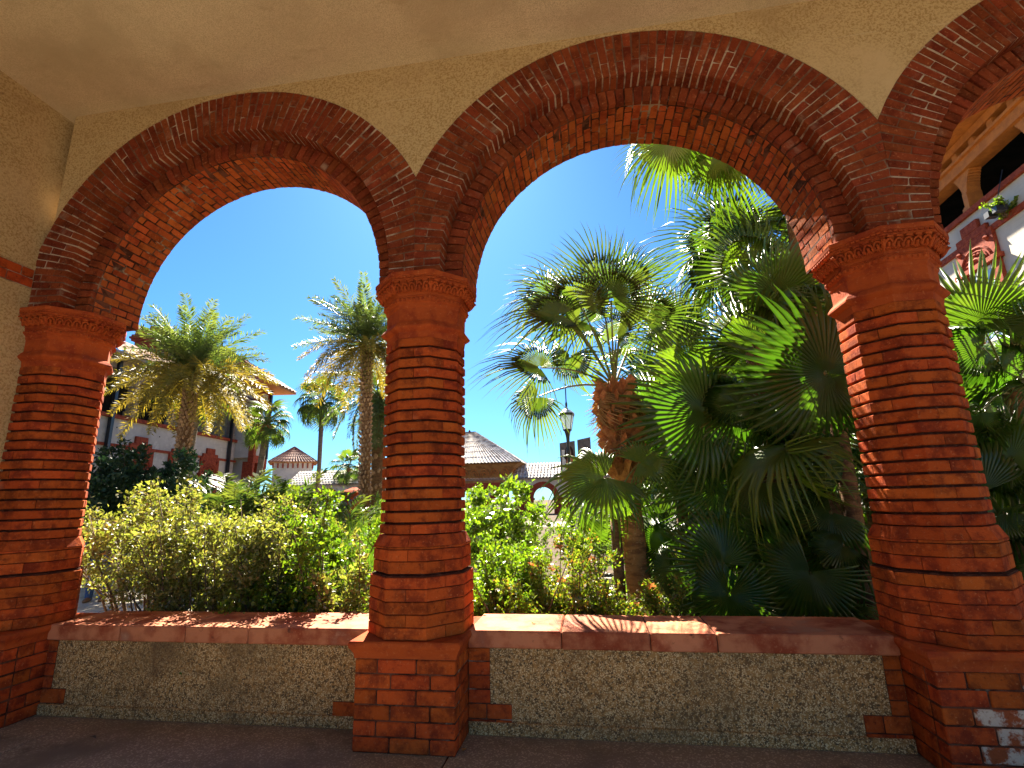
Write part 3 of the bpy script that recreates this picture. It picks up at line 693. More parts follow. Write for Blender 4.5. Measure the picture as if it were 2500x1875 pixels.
while u < U1:
    b = MB(); F.box(b, u - ds * .14, u + ds * .14, -.34, .0, zbu, zul); child('stub_post', b, TIMBER); u += ds
b = MB(); F.box(b, U0, U1, -2.9, -2.85, ZR + hh * .36, ZR + hh * .39); child('rail', b, GREYTIM)
b = MB(); F.box(b, U0, U1, -.3, 1.3, zuu + .02, zuu + .12); child('eave_soffit', b, TIMBER)
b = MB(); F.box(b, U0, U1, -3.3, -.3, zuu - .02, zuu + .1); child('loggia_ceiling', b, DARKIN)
o = tiled('roof', F.pt(U0, 1.35, zuu + .16), F.pt(U1, 1.35, zuu + .16), F.pt(U1, -4, zuu + 2.4), F.pt(U0, -4, zuu + 2.4), ROOFR, rw, .4, .08); o.location = -Vector(rw.location)
ul, ur = uz(2330, 600)[0], uz(2443, 590)[0]; wr = abs(ul - ur) * .93; ztop = uz(2386, 536)[1]
for i in range(-1, 6): o = surround(F, rw, (ul + ur) / 2 + i * sp_ * 1.5, ztop, wr, wr * 2.3, glass=(i != 99)); o.location = -Vector(rw.location)
u, z = F.uz(2440, 512, .25)
q = F.pt(u, .02, z); fx = thing('flood_light', 'black flood light tangled in greenery under the red ledge of the right wing', 'light fixture', q)
b = MB(); M3 = Matrix.Rotation(math.atan2(F.N.y, F.N.x) - PI / 2, 4, 'Z'); b.tube([(0, 0, 0), M3 @ Vector((0, .3, .02))], .02, 6); b.box(-.2, .2, .26, .32, -.02, .03, M3); b.tube([M3 @ Vector((0, .3, 0)), M3 @ Vector((-.1, .2, .5)), M3 @ Vector((-.15, .05, 1.0))], .012, 5); ob('bracket', b.mesh(), BLACKM, fx)
b = MB(); b.box(-.22, -.06, .2, .44, -.12, .03, M3); b.box(.06, .22, .2, .44, -.12, .03, M3); ob('lamp_head', b.mesh(), BLACKM, fx)
WALLFERN = q

# ------------------------------------------------------------------ street lamp, banner, fountain pillar
q = at(1398, 1300, 14.0); lp = thing('street_lamp', 'black iron lamp post with glazed lantern beside the foreground palm', 'lamp', (q.x, q.y, GZ))
zt = lambda py: at(1398, py, 14.0).z - GZ
b = MB(); b.lathe([(.13, 0), (.14, .12), (.10, .2), (.11, .5), (.07, .62), (.045, .75), (.045, zt(1105)), (.065, zt(1100)), (.05, zt(1092)), (.04, zt(1088)), (.055, zt(1060)), (.075, zt(1052)), (.085, zt(1048)), (.11, zt(1042))], 12); ob('post', b.mesh(True), BLACKM, lp)
z0, z1 = zt(1042), zt(1004)
b = MB()
for k in range(6):
    a = PI / 3 * k + .3
    b.tube([(.12 * math.cos(a), .12 * math.sin(a), z0), (.205 * math.cos(a), .205 * math.sin(a), z1)], .012, 5)
b.lathe([(.13, z0 - .02), (.13, z0 + .02)], 6, .3); b.lathe([(.235, z1), (.24, z1 + .05), (.20, z1 + .07)], 6, .3)
ob('lantern_frame', b.mesh(), BLACKM, lp)
LGLASS = mat('lantern_glass', (.75, .85, .90), .25, .5, trans=.75)
b = MB(); b.lathe([(.115, z0), (.198, z1)], 6, .3, cap=False); ob('lantern_glass', b.mesh(), LGLASS, lp)
b = MB(); b.lathe([(.23, z1 + .07), (.12, z1 + .17), (.06, z1 + .20), (.03, z1 + .26)], 12); ob('lantern_roof', b.mesh(), mat('lantern_cap', (.55, .57, .56), .3, .6), lp)
b = MB(); b.lathe([(.03, z1 + .25), (.035, z1 + .36), (.018, z1 + .42), (.016, zt(880)), (.004, zt(868))], 8); ob('finial_rod', b.mesh(), BLACKM, lp)
b = MB(); b.lathe([(.02, z0), (.03, z0 + .12), (.05, z0 + .2), (.045, z0 + .28), (.0, z0 + .33)], 10); ob('bulb', b.mesh(True), mat('frosted_bulb', (.8, .78, .7), .4, .4), lp)

dB = 18.0; bp_ = at(1408, 1300, dB)
bn = thing('pole_banner', 'white pole with a pair of grey printed banners, just behind the lamp post', 'banner', (bp_.x, bp_.y, GZ))
b = MB(); b.lathe([(.05, 0), (.045, at(1408, 1072, dB).z - GZ)], 10); ob('pole', b.mesh(), BLIND, bn)
def bpt(px, py, off=0.): 
    q = at(px, py, dB + off); return q - Vector((bp_.x, bp_.y, GZ))
GREYB = mat('banner_cloth', (.16, .14, .14), .8, .2, [(8, (.11, .10, .10), .4, .6)])
for nm, (xa_, xb_, ya_, yb_) in (('banner_panel', (1366, 1403, 1082, 1076)), ('banner_panel', (1409, 1441, 1074, 1067))):
    A_, B_ = bpt(xa_, ya_), bpt(xb_, yb_); dn = Vector((0, 0, -1.35)); n3 = Vector((0, .02, 0))
    bmm = MB(); bmm.hexa([A_ + dn, B_ + dn, A_ + dn + n3, B_ + dn + n3, A_, B_, A_ + n3, B_ + n3]); pnl = ob(nm, bmm.mesh(), GREYB, bn)
    if xa_ < 1400:                     # print on the left banner: seated figure with dark hair in an orange robe
        u_ = (B_ - A_).normalized(); c_ = A_.lerp(B_, .55) + Vector((0, -.006, 0))
        def flat(pts2, m_, o_, nm2):
            v = [c_ + u_ * x + Vector((0, -o_, z)) for x, z in pts2]; ob(nm2, pd(v, [tuple(range(len(v)))]), m_, pnl)
        flat([(-.24, -.25), (-.10, -.28), (-.12, -1.2), (-.24, -1.2)], mat('print_pale', (.6, .6, .62), .8), .001, 'print')
        flat([(.02 + .16 * math.cos(a) * (1 + .3 * (math.sin(a) < 0)), -.42 + .28 * math.sin(a)) for a in [2 * PI * k_ / 14 for k_ in range(14)]], mat('print_dark', (.03, .012, .01), .8), .002, 'print')
        flat([(.03 + .07 * math.cos(a), -.42 + .10 * math.sin(a)) for a in [2 * PI * k_ / 10 for k_ in range(10)]], mat('print_skin', (.45, .24, .14), .8), .003, 'print')
        flat([(-.04, -.55), (.12, -.55), (.24, -.85), (.25, -1.2), (-.16, -1.2), (-.12, -.8)], mat('print_robe', (.42, .16, .07), .8), .004, 'print')
q = at(862, 1260, 24); fp = thing('fountain_pillar', 'terracotta fountain pillar with carved cap beside the second palm trunk', 'fountain', (q.x, q.y, GZ))
zq = at(862, 1192, 24).z - GZ
b = MB(); b.lathe([(.5, 0), (.5, .3), (.34, .4), (.32, zq - .75), (.42, zq - .6)], 12); ob('shaft', b.mesh(), TERRA, fp)
b = MB(); b.lathe([(.42, zq - .6), (.62, zq - .5), (.66, zq - .2), (.5, zq - .1), (.2, zq), (.1, zq + .05)], 12); ob('cap', b.mesh(), TERRA, fp)
for k in range(4):
    b = MB(); b.lathe([(.02, -.12), (.13, -.06), (.15, .03), (.02, .14)], 8, 0, (.62 * math.cos(k * PI / 2), .62 * math.sin(k * PI / 2), zq - .3)); ob('water_spout', b.mesh(), TERRA, fp)

# ------------------------------------------------------------------ plants
def leafmat(name, col, col2, trans=.45, tcol=(1.6, 1.9, .6), rough=.38, spec=.55, scale=9, rnd=.25, third=None):
    vary = [(scale, col2, .42, .60, 'cell')]
    if third: vary.append((scale * 1.7, third, .80, .90, 'cell'))
    return mat(name, col, rough, spec, vary, rnd=rnd, trans=trans, tcol=tcol)
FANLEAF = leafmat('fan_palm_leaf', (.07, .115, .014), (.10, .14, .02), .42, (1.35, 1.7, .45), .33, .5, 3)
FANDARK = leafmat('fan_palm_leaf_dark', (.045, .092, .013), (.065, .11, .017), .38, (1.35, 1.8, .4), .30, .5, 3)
SABAL = leafmat('cabbage_palm_leaf', (.075, .12, .022), (.11, .14, .03), .42, (1.4, 1.6, .55), .48, .4, 3)
DATEG = leafmat('date_palm_leaf', (.09, .125, .040), (.13, .15, .05), .4, (1.5, 1.7, .6), .4, .5, 4)
DATEY = leafmat('date_palm_old_leaf', (.20, .17, .035), (.28, .22, .05), .4, (1.4, 1.3, .5), .5, .4, 4)
SHRUB = leafmat('shrub_leaf', (.125, .14, .032), (.25, .245, .085), .42, (1.5, 1.7, .55), .33, .7, 30, .1, (.30, .22, .10))
SHRUBG = leafmat('fresh_shrub_leaf', (.085, .14, .015), (.18, .22, .025), .45, (1.5, 1.9, .5), .33, .6, 30, .1)
SHRUBR = leafmat('flower_shrub_leaf', (.09, .13, .018), (.18, .20, .03), .45, (1.5, 1.8, .5), .35, .6, 30, .1, (.26, .10, .04))
DARKLF = leafmat('juniper_leaf', (.018, .045, .022), (.03, .065, .028), .15, (1.3, 1.6, .8), .6, .3, 12, .1)
GRASSM = leafmat('fountain_grass_blade', (.06, .115, .018), (.10, .15, .03), .5, (1.4, 1.7, .4), .4, .5, 10, .1)
ARECA = leafmat('areca_leaf', (.05, .085, .02), (.10, .12, .03), .4, (1.6, 1.7, .6), .4, .5, 5, .2)
STEM = mat('shrub_stem', (.11, .075, .05), .85, .2, [(14, (.20, .15, .11), .45, .7)], bump=(60, .5))
PETI = mat('palm_petiole', (.13, .14, .035), .45, .5, [(4, (.20, .15, .05), .5, .7)])
BOOT = mat('palm_leaf_base', (.42, .19, .07), .9, .15, [(18, (.26, .10, .04), .42, .62), (50, (.36, .20, .10), .55, .7)], rnd=.35, bump=[(40, .7)])
SYLB = mat('date_palm_leaf_base', (.44, .29, .17), .9, .15, [(14, (.22, .13, .07), .42, .62)], rnd=.30, bump=[(40, .6)])
TRUNK = mat('palm_trunk', (.20, .11, .050), .9, .15, [(6, (.11, .055, .028), .42, .62, 'noise', (1, 1, 3)), (30, (.27, .17, .09), .55, .7)], bump=[(9, .7, 'noise', (1, 1, 6), .02)])
TRUNKG = mat('grey_palm_trunk', (.27, .22, .17), .9, .15, [(5, (.17, .13, .10), .42, .62, 'noise', (1, 1, 4))], bump=[(9, .7, 'noise', (1, 1, 6), .02)])
RNG = np.random.default_rng(11)

def np_mesh(V, Q, smooth=False):
    """V (n,3) array, Q (m,4) or (m,3) array"""
    me = bpy.data.meshes.new('mesh'); k = Q.shape[1]
    me.vertices.add(len(V)); me.vertices.foreach_set('co', np.ascontiguousarray(V, dtype=np.float32).ravel())
    me.loops.add(Q.size); me.loops.foreach_set('vertex_index', np.ascontiguousarray(Q, dtype=np.int32).ravel())
    me.polygons.add(len(Q)); me.polygons.foreach_set('loop_start', np.arange(0, Q.size, k, dtype=np.int32)); me.polygons.foreach_set('loop_total', np.full(len(Q), k, dtype=np.int32))
    me.update(calc_edges=True)
    return me
def fan_blade(n=46, spread=300, split=.5, droop=.15, tipdroop=.25, cost=.15, fold=.5, rag=.05, seed=0, cup=0.):
    R = np.random.default_rng(seed); sp = math.radians(spread); V = []; Q = []
    S_ = [.03, .2, .38, split, split + (1 - split) * .35, split + (1 - split) * .7, 1.0]
    dt = sp / (n - 1)
    for i in range(n):
        t = -sp / 2 + sp * i / (n - 1); L_ = (1 - .24 * (abs(t) / (sp / 2)) ** 2) * (1 + R.uniform(-rag, rag)); td = tipdroop * R.uniform(.5, 1.6); side = R.uniform(-.06, .06)
        base = len(V)
        for s in S_:
            r_ = s * L_
            w_ = r_ * math.tan(dt / 2) if s <= split else split * L_ * math.tan(dt / 2) * ((1 - s) / (1 - split)) ** .75
            o_ = max(0, s - split) / (1 - split)
            tt = t + side * o_
            d = (math.sin(tt), math.cos(tt)); p_ = (math.cos(tt), -math.sin(tt))
            x, y = d[0] * r_, d[1] * r_
            z = -droop * r_ * r_ - td * o_ ** 2 * .5 - cost * y * abs(y) + cup * r_ * abs(math.sin(tt))
            sh = 1 - .25 * td * o_
            x *= sh; y *= sh
            f_ = fold * w_
            V += [(x - p_[0] * w_, y - p_[1] * w_, z - f_ * (s <= 1)), (x, y, z + f_), (x + p_[0] * w_, y + p_[1] * w_, z - f_)]
        for k in range(len(S_) - 1):
            a = base + k * 3
            Q += [(a, a + 1, a + 4, a + 3), (a + 1, a + 2, a + 5, a + 4)]
    return np_mesh(np.array(V), np.array(Q))
FB = dict(flat=[fan_blade(48, 320, .52, .10, .35, .05, .8, .05, s) for s in (1, 2)],
          mid=[fan_blade(44, 265, sp, dr, .7, .18, .75, .08, s, .15) for s, sp, dr in ((3, .42, .2), (4, .36, .3), (5, .48, .15), (33, .38, .1))],
          hang=[fan_blade(38, 240, sp, .38, 1.2, .30, .7, .10, s) for s, sp in ((6, .36), (7, .30), (34, .42))],
          sabal=[fan_blade(46, 270, .30, .16, .50, .34, .6, .12, s, .22) for s in (8, 9, 10)],
          small=[fan_blade(26, 280, .42, .25, .6, .25, .5, .08, s, .1) for s in (11, 12)])
for k_, l_ in FB.items():
    pass
FBM = {}
def blade(kind, m_):
    me = random.choice(FB[kind]); key = (me.name, m_.name)
    if key not in FBM:
        c_ = me.copy(); c_.materials.clear(); c_.materials.append(m_); FBM[key] = c_
    return FBM[key]
def basis(axis, normal):
    y = axis.normalized(); z = (normal - y * normal.dot(y)).normalized(); x = y.cross(z)
    return Matrix((x, y, z)).transposed()
def petiole(root, a, b_, r_=.012, sag=.08, pm=None):
    a, b_ = Vector(a), Vector(b_); L_ = (b_ - a).length; pts = []
    for i in range(6):
        t = i / 5; pts.append(a.lerp(b_, t) + Vector((0, 0, 1)) * (math.sin(PI * t) * sag * L_))
    mb = MB(); mb.tube(pts, [r_ * (1.6 - t * .9 / 5) for t in range(6)], 5); return ob('petiole', mb.mesh(), pm or PETI, root)
def auto_crown(root, head, n, pl, R_, m_, kind='mid', lo=-35, hi=80, seed=0, pr=.012, mold=None, nold=0):
    rr = random.Random(seed)
    for i in range(n):
        az = i * 2.39996 + rr.uniform(-.25, .25); t = (i + .5) / n; el = math.radians(hi + (lo - hi) * t + rr.uniform(-8, 8))
        d = Vector((math.cos(az) * math.cos(el), math.sin(az) * math.cos(el), math.sin(el)))
        hub = head + d * pl * rr.uniform(.8, 1.15) - Vector((0, 0, .10 * pl * math.cos(el)))
        ax = (d + Vector((0, 0, -.35 - .3 * t))).normalized(); nn = Vector((0, 0, 1)) if abs(ax.z) < .93 else Vector((-d.x, -d.y, .2))
        nn = nn + Vector((rr.uniform(-.5, .5), rr.uniform(-.5, .5), 0))
        petiole(root, head, hub, pr)
        o = ob('frond', blade(kind, mold if (mold and i >= n - nold) else m_), None, root, hub, basis(ax, nn).to_euler(), R_ * rr.uniform(.85, 1.12))
def hero(root, head, px, py, depth, Rpx, ang, kind='mid', m_=None, face=.75, lean=0., pr=.013):
    """one frond placed by where its hub and tip stand"""
    hub = at(px, py, depth); v = ray(px, py).normalized(); a = math.radians(ang)
    ax = _r2 * math.cos(a) + _u2 * math.sin(a) + v * lean
    side = ax.cross(v).normalized(); nn = (-v * face + Vector((0, 0, 1)) * (1 - face) + side * random.uniform(-.15, .15))
    if face > 1: nn = (SDIR - v).normalized()
    if head is not None: petiole(root, head, hub, pr)
    return ob('frond', blade(kind, m_ or FANLEAF), None, root, hub, basis(ax, nn).to_euler(), Rpx / FPX * depth)
def trunk(root, pts, rad, m_, n=14, name='trunk'):
    mb = MB(); mb.tube(pts, rad, n); return ob(name, mb.mesh(True), m_, root)
def wedge(w_, h_, d_):                 # leaf base: pointed scale standing off the trunk; local z up, -y outwards
    mb = MB(); v = [(-w_ / 2, .02, 0), (w_ / 2, .02, 0), (0, -d_ * .45, -.02), (-w_ * .45, .0, h_ * .55), (w_ * .45, .0, h_ * .55), (0, -d_, h_ * .8), (0, -d_ * .25, h_)]
    mb.add(v, [(0, 2, 5, 3), (2, 1, 4, 5), (3, 5, 6), (5, 4, 6), (3, 6, 4), (0, 1, 2), (0, 3, 4, 1)]); return mb.mesh()
def boots(root, base, top, r0, r1, n, per, me_list, m_, tw=.5, tilt=15):
    base, top = Vector(base), Vector(top); ax = (top - base)
    for i in range(n):
        t = i / n; a = i * 2 * PI / per + (i // per) * tw + random.uniform(-.05, .05); r_ = r0 + (r1 - r0) * t
        p_ = base + ax * t + Vector((math.cos(a) * r_ * .92, math.sin(a) * r_ * .92, 0))
        e = (Matrix.Rotation(a + PI / 2, 3, 'Z') @ Matrix.Rotation(math.radians(tilt + random.uniform(-5, 5)), 3, 'X') @ Matrix.Rotation(random.uniform(-.15, .15), 3, 'Y'))
        ob('leaf_base', random.choice(me_list), m_, root, p_, e.to_euler(), random.uniform(.9, 1.12))

def feather(L_=1.0, n=58, leaf=.24, curve=.35, plume=.5, wid=.011, seed=0, rise=.1):
    R = np.random.default_rng(seed); V = []; Q = []
    def rp(s): return np.array([0, s * (1 - .12 * curve * s), rise * s - curve * s * s])
    prev = None
    for i in range(9):                 # rachis
        s = i / 8; p = rp(s); w_ = .012 * (1 - s) + .002; b = len(V)
        V += [p + (-w_, 0, 0), p + (0, 0, w_), p + (w_, 0, 0)]
        if i: Q += [(b - 3, b - 2, b + 1, b), (b - 2, b - 1, b + 2, b + 1)]
    for i in range(n):
        s = .14 + .86 * (i + .5) / n
        p = rp(s); tg = rp(min(1, s + .02)) - rp(s - .02); tg /= np.linalg.norm(tg)
        ll = leaf * (math.sin(PI * min(1, (s * .92) ** .75)) * .85 + .22) * R.uniform(.85, 1.1)
        for sd in (-1, 1):
            up = R.uniform(-plume, plume) + .25; fw = R.uniform(.5, .9)
            d = np.array([sd * math.cos(up), 0, math.sin(up)]) + tg * fw; d /= np.linalg.norm(d)
            q = np.cross(d, [0, 0, 1.]); q /= np.linalg.norm(q) + 1e-6; q = q * .8 + np.array([0, 0, .6]) * R.choice([-1, 1]); q /= np.linalg.norm(q)
            mid = p + d * ll * .5; tip = p + d * ll + np.array([0, 0, -.18 * ll])
            b = len(V); V += [p, mid + q * wid, tip, mid - q * wid]; Q.append((b, b + 1, b + 2, b + 3))
    return np_mesh(np.array(V), np.array(Q))
FE = dict(syl=[feather(1, 84, .17, c_, .7, .0068, s, .12) for s, c_ in ((1, .30), (2, .45), (3, .38))], old=[feather(1, 84, .17, c_, .7, .0068, s, .05) for s, c_ in ((4, .5), (5, .6))],
          areca=[feather(1, 34, .30, .45, .25, .014, s, .25) for s in (6, 7)], canary=[feather(1, 70, .20, c_, .3, .009, s, .2) for s, c_ in ((8, .8), (9, .95))])
def frond(kind, m_):
    me = random.choice(FE[kind]); key = (me.name, m_.name)
    if key not in FBM:
        c_ = me.copy(); c_.materials.clear(); c_.materials.append(m_); FBM[key] = c_
    return FBM[key]
def feather_crown(root, head, n, L_, kinds, lo=-50, hi=82, seed=0):
    """kinds: list of (fraction limit, mesh kind, material)"""
    rr = random.Random(seed)
    for i in range(n):
        az = i * 2.39996 + rr.uniform(-.2, .2); t = (i + .5) / n; el = math.radians(hi + (lo - hi) * t ** .85 + rr.uniform(-6, 6))
        d = Vector((math.cos(az) * math.cos(el), math.sin(az) * math.cos(el), math.sin(el)))
        nn = Vector((0, 0, 1)) if abs(d.z) < .9 else Vector((-d.x, -d.y, .1)) * 5 + Vector((0, 0, .1))
        for lim, kd, mm in kinds:
            if t <= lim: break
        ob('frond', frond(kd, mm), None, root, head + Vector((d.x * .1, d.y * .1, .05 * d.z)), basis(d, nn).to_euler(), L_ * rr.uniform(.85, 1.08) * (1 - .18 * (t > .9)))

def leaf_cloud(P, size, up=.35, wid=.5, seed=0, fold=.25):
    """leaf-shaped quads (four corners, slightly folded) at points P"""
    R = np.random.default_rng(seed); n = len(P)
    d = R.normal(size=(n, 3)); d[:, 2] += up; d /= np.linalg.norm(d, axis=1)[:, None]
    q = np.cross(d, R.normal(size=(n, 3))); q /= np.linalg.norm(q, axis=1)[:, None]
    nn = np.cross(d, q); s = size * R.uniform(.6, 1.25, n)[:, None]
    a = P; m = P + d * s * .5 + nn * s * fold * .4; b = m + q * s * wid * .5; c = P + d * s; e = m - q * s * wid * .5
    V = np.stack([a, b, c, e], 1).reshape(-1, 3); Q = np.arange(4 * n).reshape(n, 4)
    return V, Q
def shrub(label, base, rx, ry, h, nst=26, nlf=9000, size=.05, m_=None, cat='shrub', group=None, low=.25, seed=0, flowers=None, lean=(0, 0), stemr=.011, name='shrub', dens=.9):
    rr = random.Random(seed); R = np.random.default_rng(seed + 500)
    root = thing(name, label, cat, base, 0, group); tw = []
    for i in range(nst):
        a = rr.uniform(0, 2 * PI); r_ = math.sqrt(rr.random()); e = Vector((rx * r_ * math.cos(a) + lean[0], ry * r_ * math.sin(a) + lean[1], h * (1 - .24 * r_ ** 2) * rr.uniform(min(low + .35, .78), .99)))
        s = Vector((rr.uniform(-.2, .2) * rx, rr.uniform(-.2, .2) * ry, 0)); mid = s.lerp(e, .5) + Vector((rr.uniform(-.1, .1) * rx, rr.uniform(-.1, .1) * ry, .08 * h))
        pts = [s, s.lerp(mid, .5) + Vector((rr.uniform(-.03, .03), rr.uniform(-.03, .03), 0)), mid, mid.lerp(e, .5), e]
        mb = MB(); q0 = stemr * rr.uniform(.7, 1.4); mb.tube(pts, [q0, q0 * .85, q0 * .65, q0 * .5, q0 * .3], 5)
        for k in range(9):
            t = rr.uniform(.30, 1); p_ = mid.lerp(e, (t - .5) * 2) if t > .5 else s.lerp(mid, t * 2)
            d = Vector((rr.gauss(0, 1), rr.gauss(0, 1), rr.gauss(.5, .6))).normalized() * rr.uniform(.18, .42) * min(rx, h) * .6
            if (p_ + d).z < low * h: d.z = abs(d.z)
            mb.tube([p_, p_ + d * .6 + Vector((0, 0, .02)), p_ + d], [q0 * .35, q0 * .25, q0 * .12], 3, False)
            tw.append((p_, p_ + d))
        ob('stem', mb.mesh(True), STEM, root)
    A = np.array([t[0] for t in tw]); B = np.array([t[1] for t in tw])
    k = R.integers(0, len(tw), nlf); t = R.uniform(.2, 1.08, nlf)[:, None]
    P = A[k] * (1 - t) + B[k] * t + R.normal(size=(nlf, 3)) * .028 * (h ** .5)
    P = P[P[:, 2] > low * h * R.uniform(.5, 1, len(P))]
    V, Q = leaf_cloud(P, size, .35, .55, seed)
    stuff(ob('foliage', np_mesh(V, Q), m_ or SHRUB, root))
    if flowers:
        nf, fm, fs = flowers
        for i in range(nf):
            p_ = Vector(P[rr.randrange(len(P))]) * 1.0; p_.z += .04
            ob('flower', FLOWER, fm, root, p_, (rr.uniform(-.8, .8), rr.uniform(-.8, .8), rr.uniform(0, 6)), fs * rr.uniform(.7, 1.2))
    return root
mb = MB()
for k in range(6):                     # trumpet flower: petals round a centre
    a = k * PI / 3; c_, s_ = math.cos(a), math.sin(a); p_ = (-s_, c_)
    mb.add([(0, 0, 0), (c_ * .5 + p_[0] * .25, s_ * .5 + p_[1] * .25, .35), (c_ * 1.0, s_ * 1.0, .25), (c_ * .5 - p_[0] * .25, s_ * .5 - p_[1] * .25, .35)], [(0, 1, 2, 3)])
mb.lathe([(.08, 0), (.1, .3), (.02, .45)], 5); FLOWER = mb.mesh()
FRED = mat('red_petal', (.62, .05, .02), .5, .4, trans=.4); FORANGE = mat('orange_petal', (.75, .20, .03), .5, .4, trans=.4); FDEAD = mat('orange_dry_leaf', (.62, .22, .06), .7, .3, trans=.3)

# --- the clipped shrub border just outside the left arch
def gpt(px, depth, z=GZ):
    p_ = at(px, 1240, depth); return Vector((p_.x, p_.y, z))
SG = 'shrubs in the border outside the arches'
shrub('leftmost shrub outside the left arch, slanting bare stems over the pale path', gpt(400, 5.4), .80, .75, 2.06, 26, 15000, .050, SHRUB, group=SG, low=.80, seed=1, lean=(-.40, 0), stemr=.013)
shrub('dense leggy shrub in the left arch below the date palm with diamond patterned trunk', gpt(520, 5.2), .78, .8, 2.14, 34, 17000, .046, SHRUB, group=SG, low=.30, seed=2)
shrub('many stemmed small leaved shrub in the middle of the left arch', gpt(650, 5.3), .80, .8, 2.16, 38, 18000, .042, SHRUB, group=SG, low=.28, seed=3)
shrub('shrub with larger fresh green leaves left of the tufted grass', gpt(775, 5.1), .70, .7, 2.06, 30, 13000, .055, SHRUBG, group=SG, low=.12, seed=4)
shrub('low yellow green shrub against the left side of the middle column', gpt(905, 4.9), .55, .6, 1.5, 28, 10000, .058, SHRUB, group=SG, low=.08, seed=5)
shrub('low dark leaved shrub at the foot of the left shrubs by the parapet', gpt(560, 4.6), .75, .3, .95, 20, 2600, .06, SHRUBG, group=SG, low=.1, seed=6)
r_ = shrub('small sprig with an orange dry leaf beside the pale path', gpt(320, 4.55), .30, .25, .82, 8, 260, .075, SHRUBG, group=SG, low=.3, seed=7, flowers=(5, FDEAD, .06))
# --- right arch
shrub('bushy shrub just right of the middle column', gpt(1205, 5.2), .62, .8, 1.60, 30, 12000, .050, SHRUBG, group=SG, low=.15, seed=11, flowers=(6, FRED, .05))
shrub('leggy shrub with orange flowers in front of the far arch', gpt(1345, 5.0), .78, .7, 1.40, 38, 15000, .046, SHRUBR, group=SG, low=.15, seed=12, flowers=(16, FORANGE, .055))
shrub('sparse shrub with reddish leaves beside the cabbage palm trunk', gpt(1475, 4.8), .66, .6, 1.25, 32, 12000, .046, SHRUBR, group=SG, low=.12, seed=13, flowers=(12, FORANGE, .05))
shrub('tall leafy bush behind the middle column with white flecked leaves', gpt(1215, 8.4), .95, 1.0, 2.25, 22, 5500, .10, SHRUBG, group=SG, low=.2, seed=14)
shrub('low dark shrub under the big fan palm leaves', gpt(1650, 6.4), .9, .6, 1.3, 20, 4200, .07, SHRUBG, group=SG, low=.1, seed=15)
# --- beyond the walk
BG = 'shrubs in the beds beyond the walk'
shrub('large dark green juniper left of the date palm trunk', gpt(330, 13.5), 2.1, 1.8, 3.9, 40, 26000, .13, DARKLF, 'conifer', None, .05, 21, name='juniper')
k_ = 0
proto = None
for px, dp, sc, lb in ((470, 12.5, 1.0, 'yellow green shrub at the foot of the left date palm'), (590, 13.5, .95, 'rounded shrub in the bed behind the left border'), (700, 12, .85, 'rounded shrub under the slender far palm'), (820, 13, .9, 'rounded shrub beside the fountain pillar'),
                       (930, 14, .9, 'rounded shrub behind the middle column on its left'), (1130, 13, .95, 'rounded shrub behind the middle column on its right'), (1270, 12.5, .72, 'low rounded shrub below the far arch'), (1440, 12, .9, 'rounded shrub beside the lamp post foot'), (1600, 13, 1.1, 'rounded shrub behind the cabbage palm'), (1750, 11, 1.3, 'rounded shrub deep behind the fan palms'), (1950, 10, 1.3, 'shaded shrub behind the right fan palms'), (2150, 9, 1.2, 'shaded shrub hidden behind the right column'), (2400, 8, 1.2, 'shaded shrub low in the right arch opening'), (380, 19, 1.3, 'shrub below the loggia of the left wing'), (640, 20, 1.2, 'shrub at the foot of the corner tower'), (780, 22, 1.1, 'shrub before the far arcade left of the fountain'), (930, 20, 1.1, 'far shrub hidden behind the middle column'), (1180, 20, 1.2, 'shrub in front of the gate pavilion'), (1420, 21, 1.1, 'shrub in front of the far arcade by the banner'), (1560, 18, 1.3, 'far shrub behind the cabbage palm trunk')):
    if proto is None: proto = shrub(lb, gpt(px, dp), 1.35, 1.1, 2.0, 22, 7000, .085, SHRUBG, 'shrub', BG, .03, 30); c = proto
    else:
        c = copy_tree(proto); c.location = gpt(px, dp); c.rotation_euler = (0, 0, px * .37)
        c['label'] = lb
    c.scale = (sc, sc, sc)
# areca palms (feathery clumps)
def areca(label, base, h, n, seed, L_=1.2):
    rr = random.Random(seed); root = thing('feather_palm_clump', label, 'palm', base, 0, 'feathery palm clumps beyond the walk')
    for i in range(n):
        a = rr.uniform(0, 2 * PI); s = Vector((.25 * math.cos(a), .25 * math.sin(a), 0)); hd = Vector((math.cos(a) * rr.uniform(.1, .5), math.sin(a) * rr.uniform(.1, .5), h * rr.uniform(.3, .75)))
        if i % 3 == 0: trunk(root, [s, s.lerp(hd, .5) + Vector((0, 0, .1)), hd], [.03, .025, .015], PETI, 6, 'cane')
        el = math.radians(rr.uniform(35, 80)); d = Vector((math.cos(a) * math.cos(el), math.sin(a) * math.cos(el), math.sin(el)))
        ob('frond', frond('areca', ARECA), None, root, hd, basis(d, Vector((0, 0, 1)) if abs(d.z) < .9 else Vector((-d.x, -d.y, .1))).to_euler(), L_ * rr.uniform(.8, 1.2))
    return root
areca('feathery palm clump between the date palm trunk and the corner tower', gpt(560, 12.0), 2.0, 26, 41, 1.5)
areca('feathery palm clump in front of the pyramid roofed tower', gpt(690, 13.0), 2.0, 26, 42, 1.5)
areca('feathery yellow green clump at the base of the left date palm', gpt(450, 11.0), 1.5, 20, 43, 1.1)
areca('feathery palm clump beside the second palm trunk', gpt(800, 12.5), 1.5, 20, 44, 1.3)
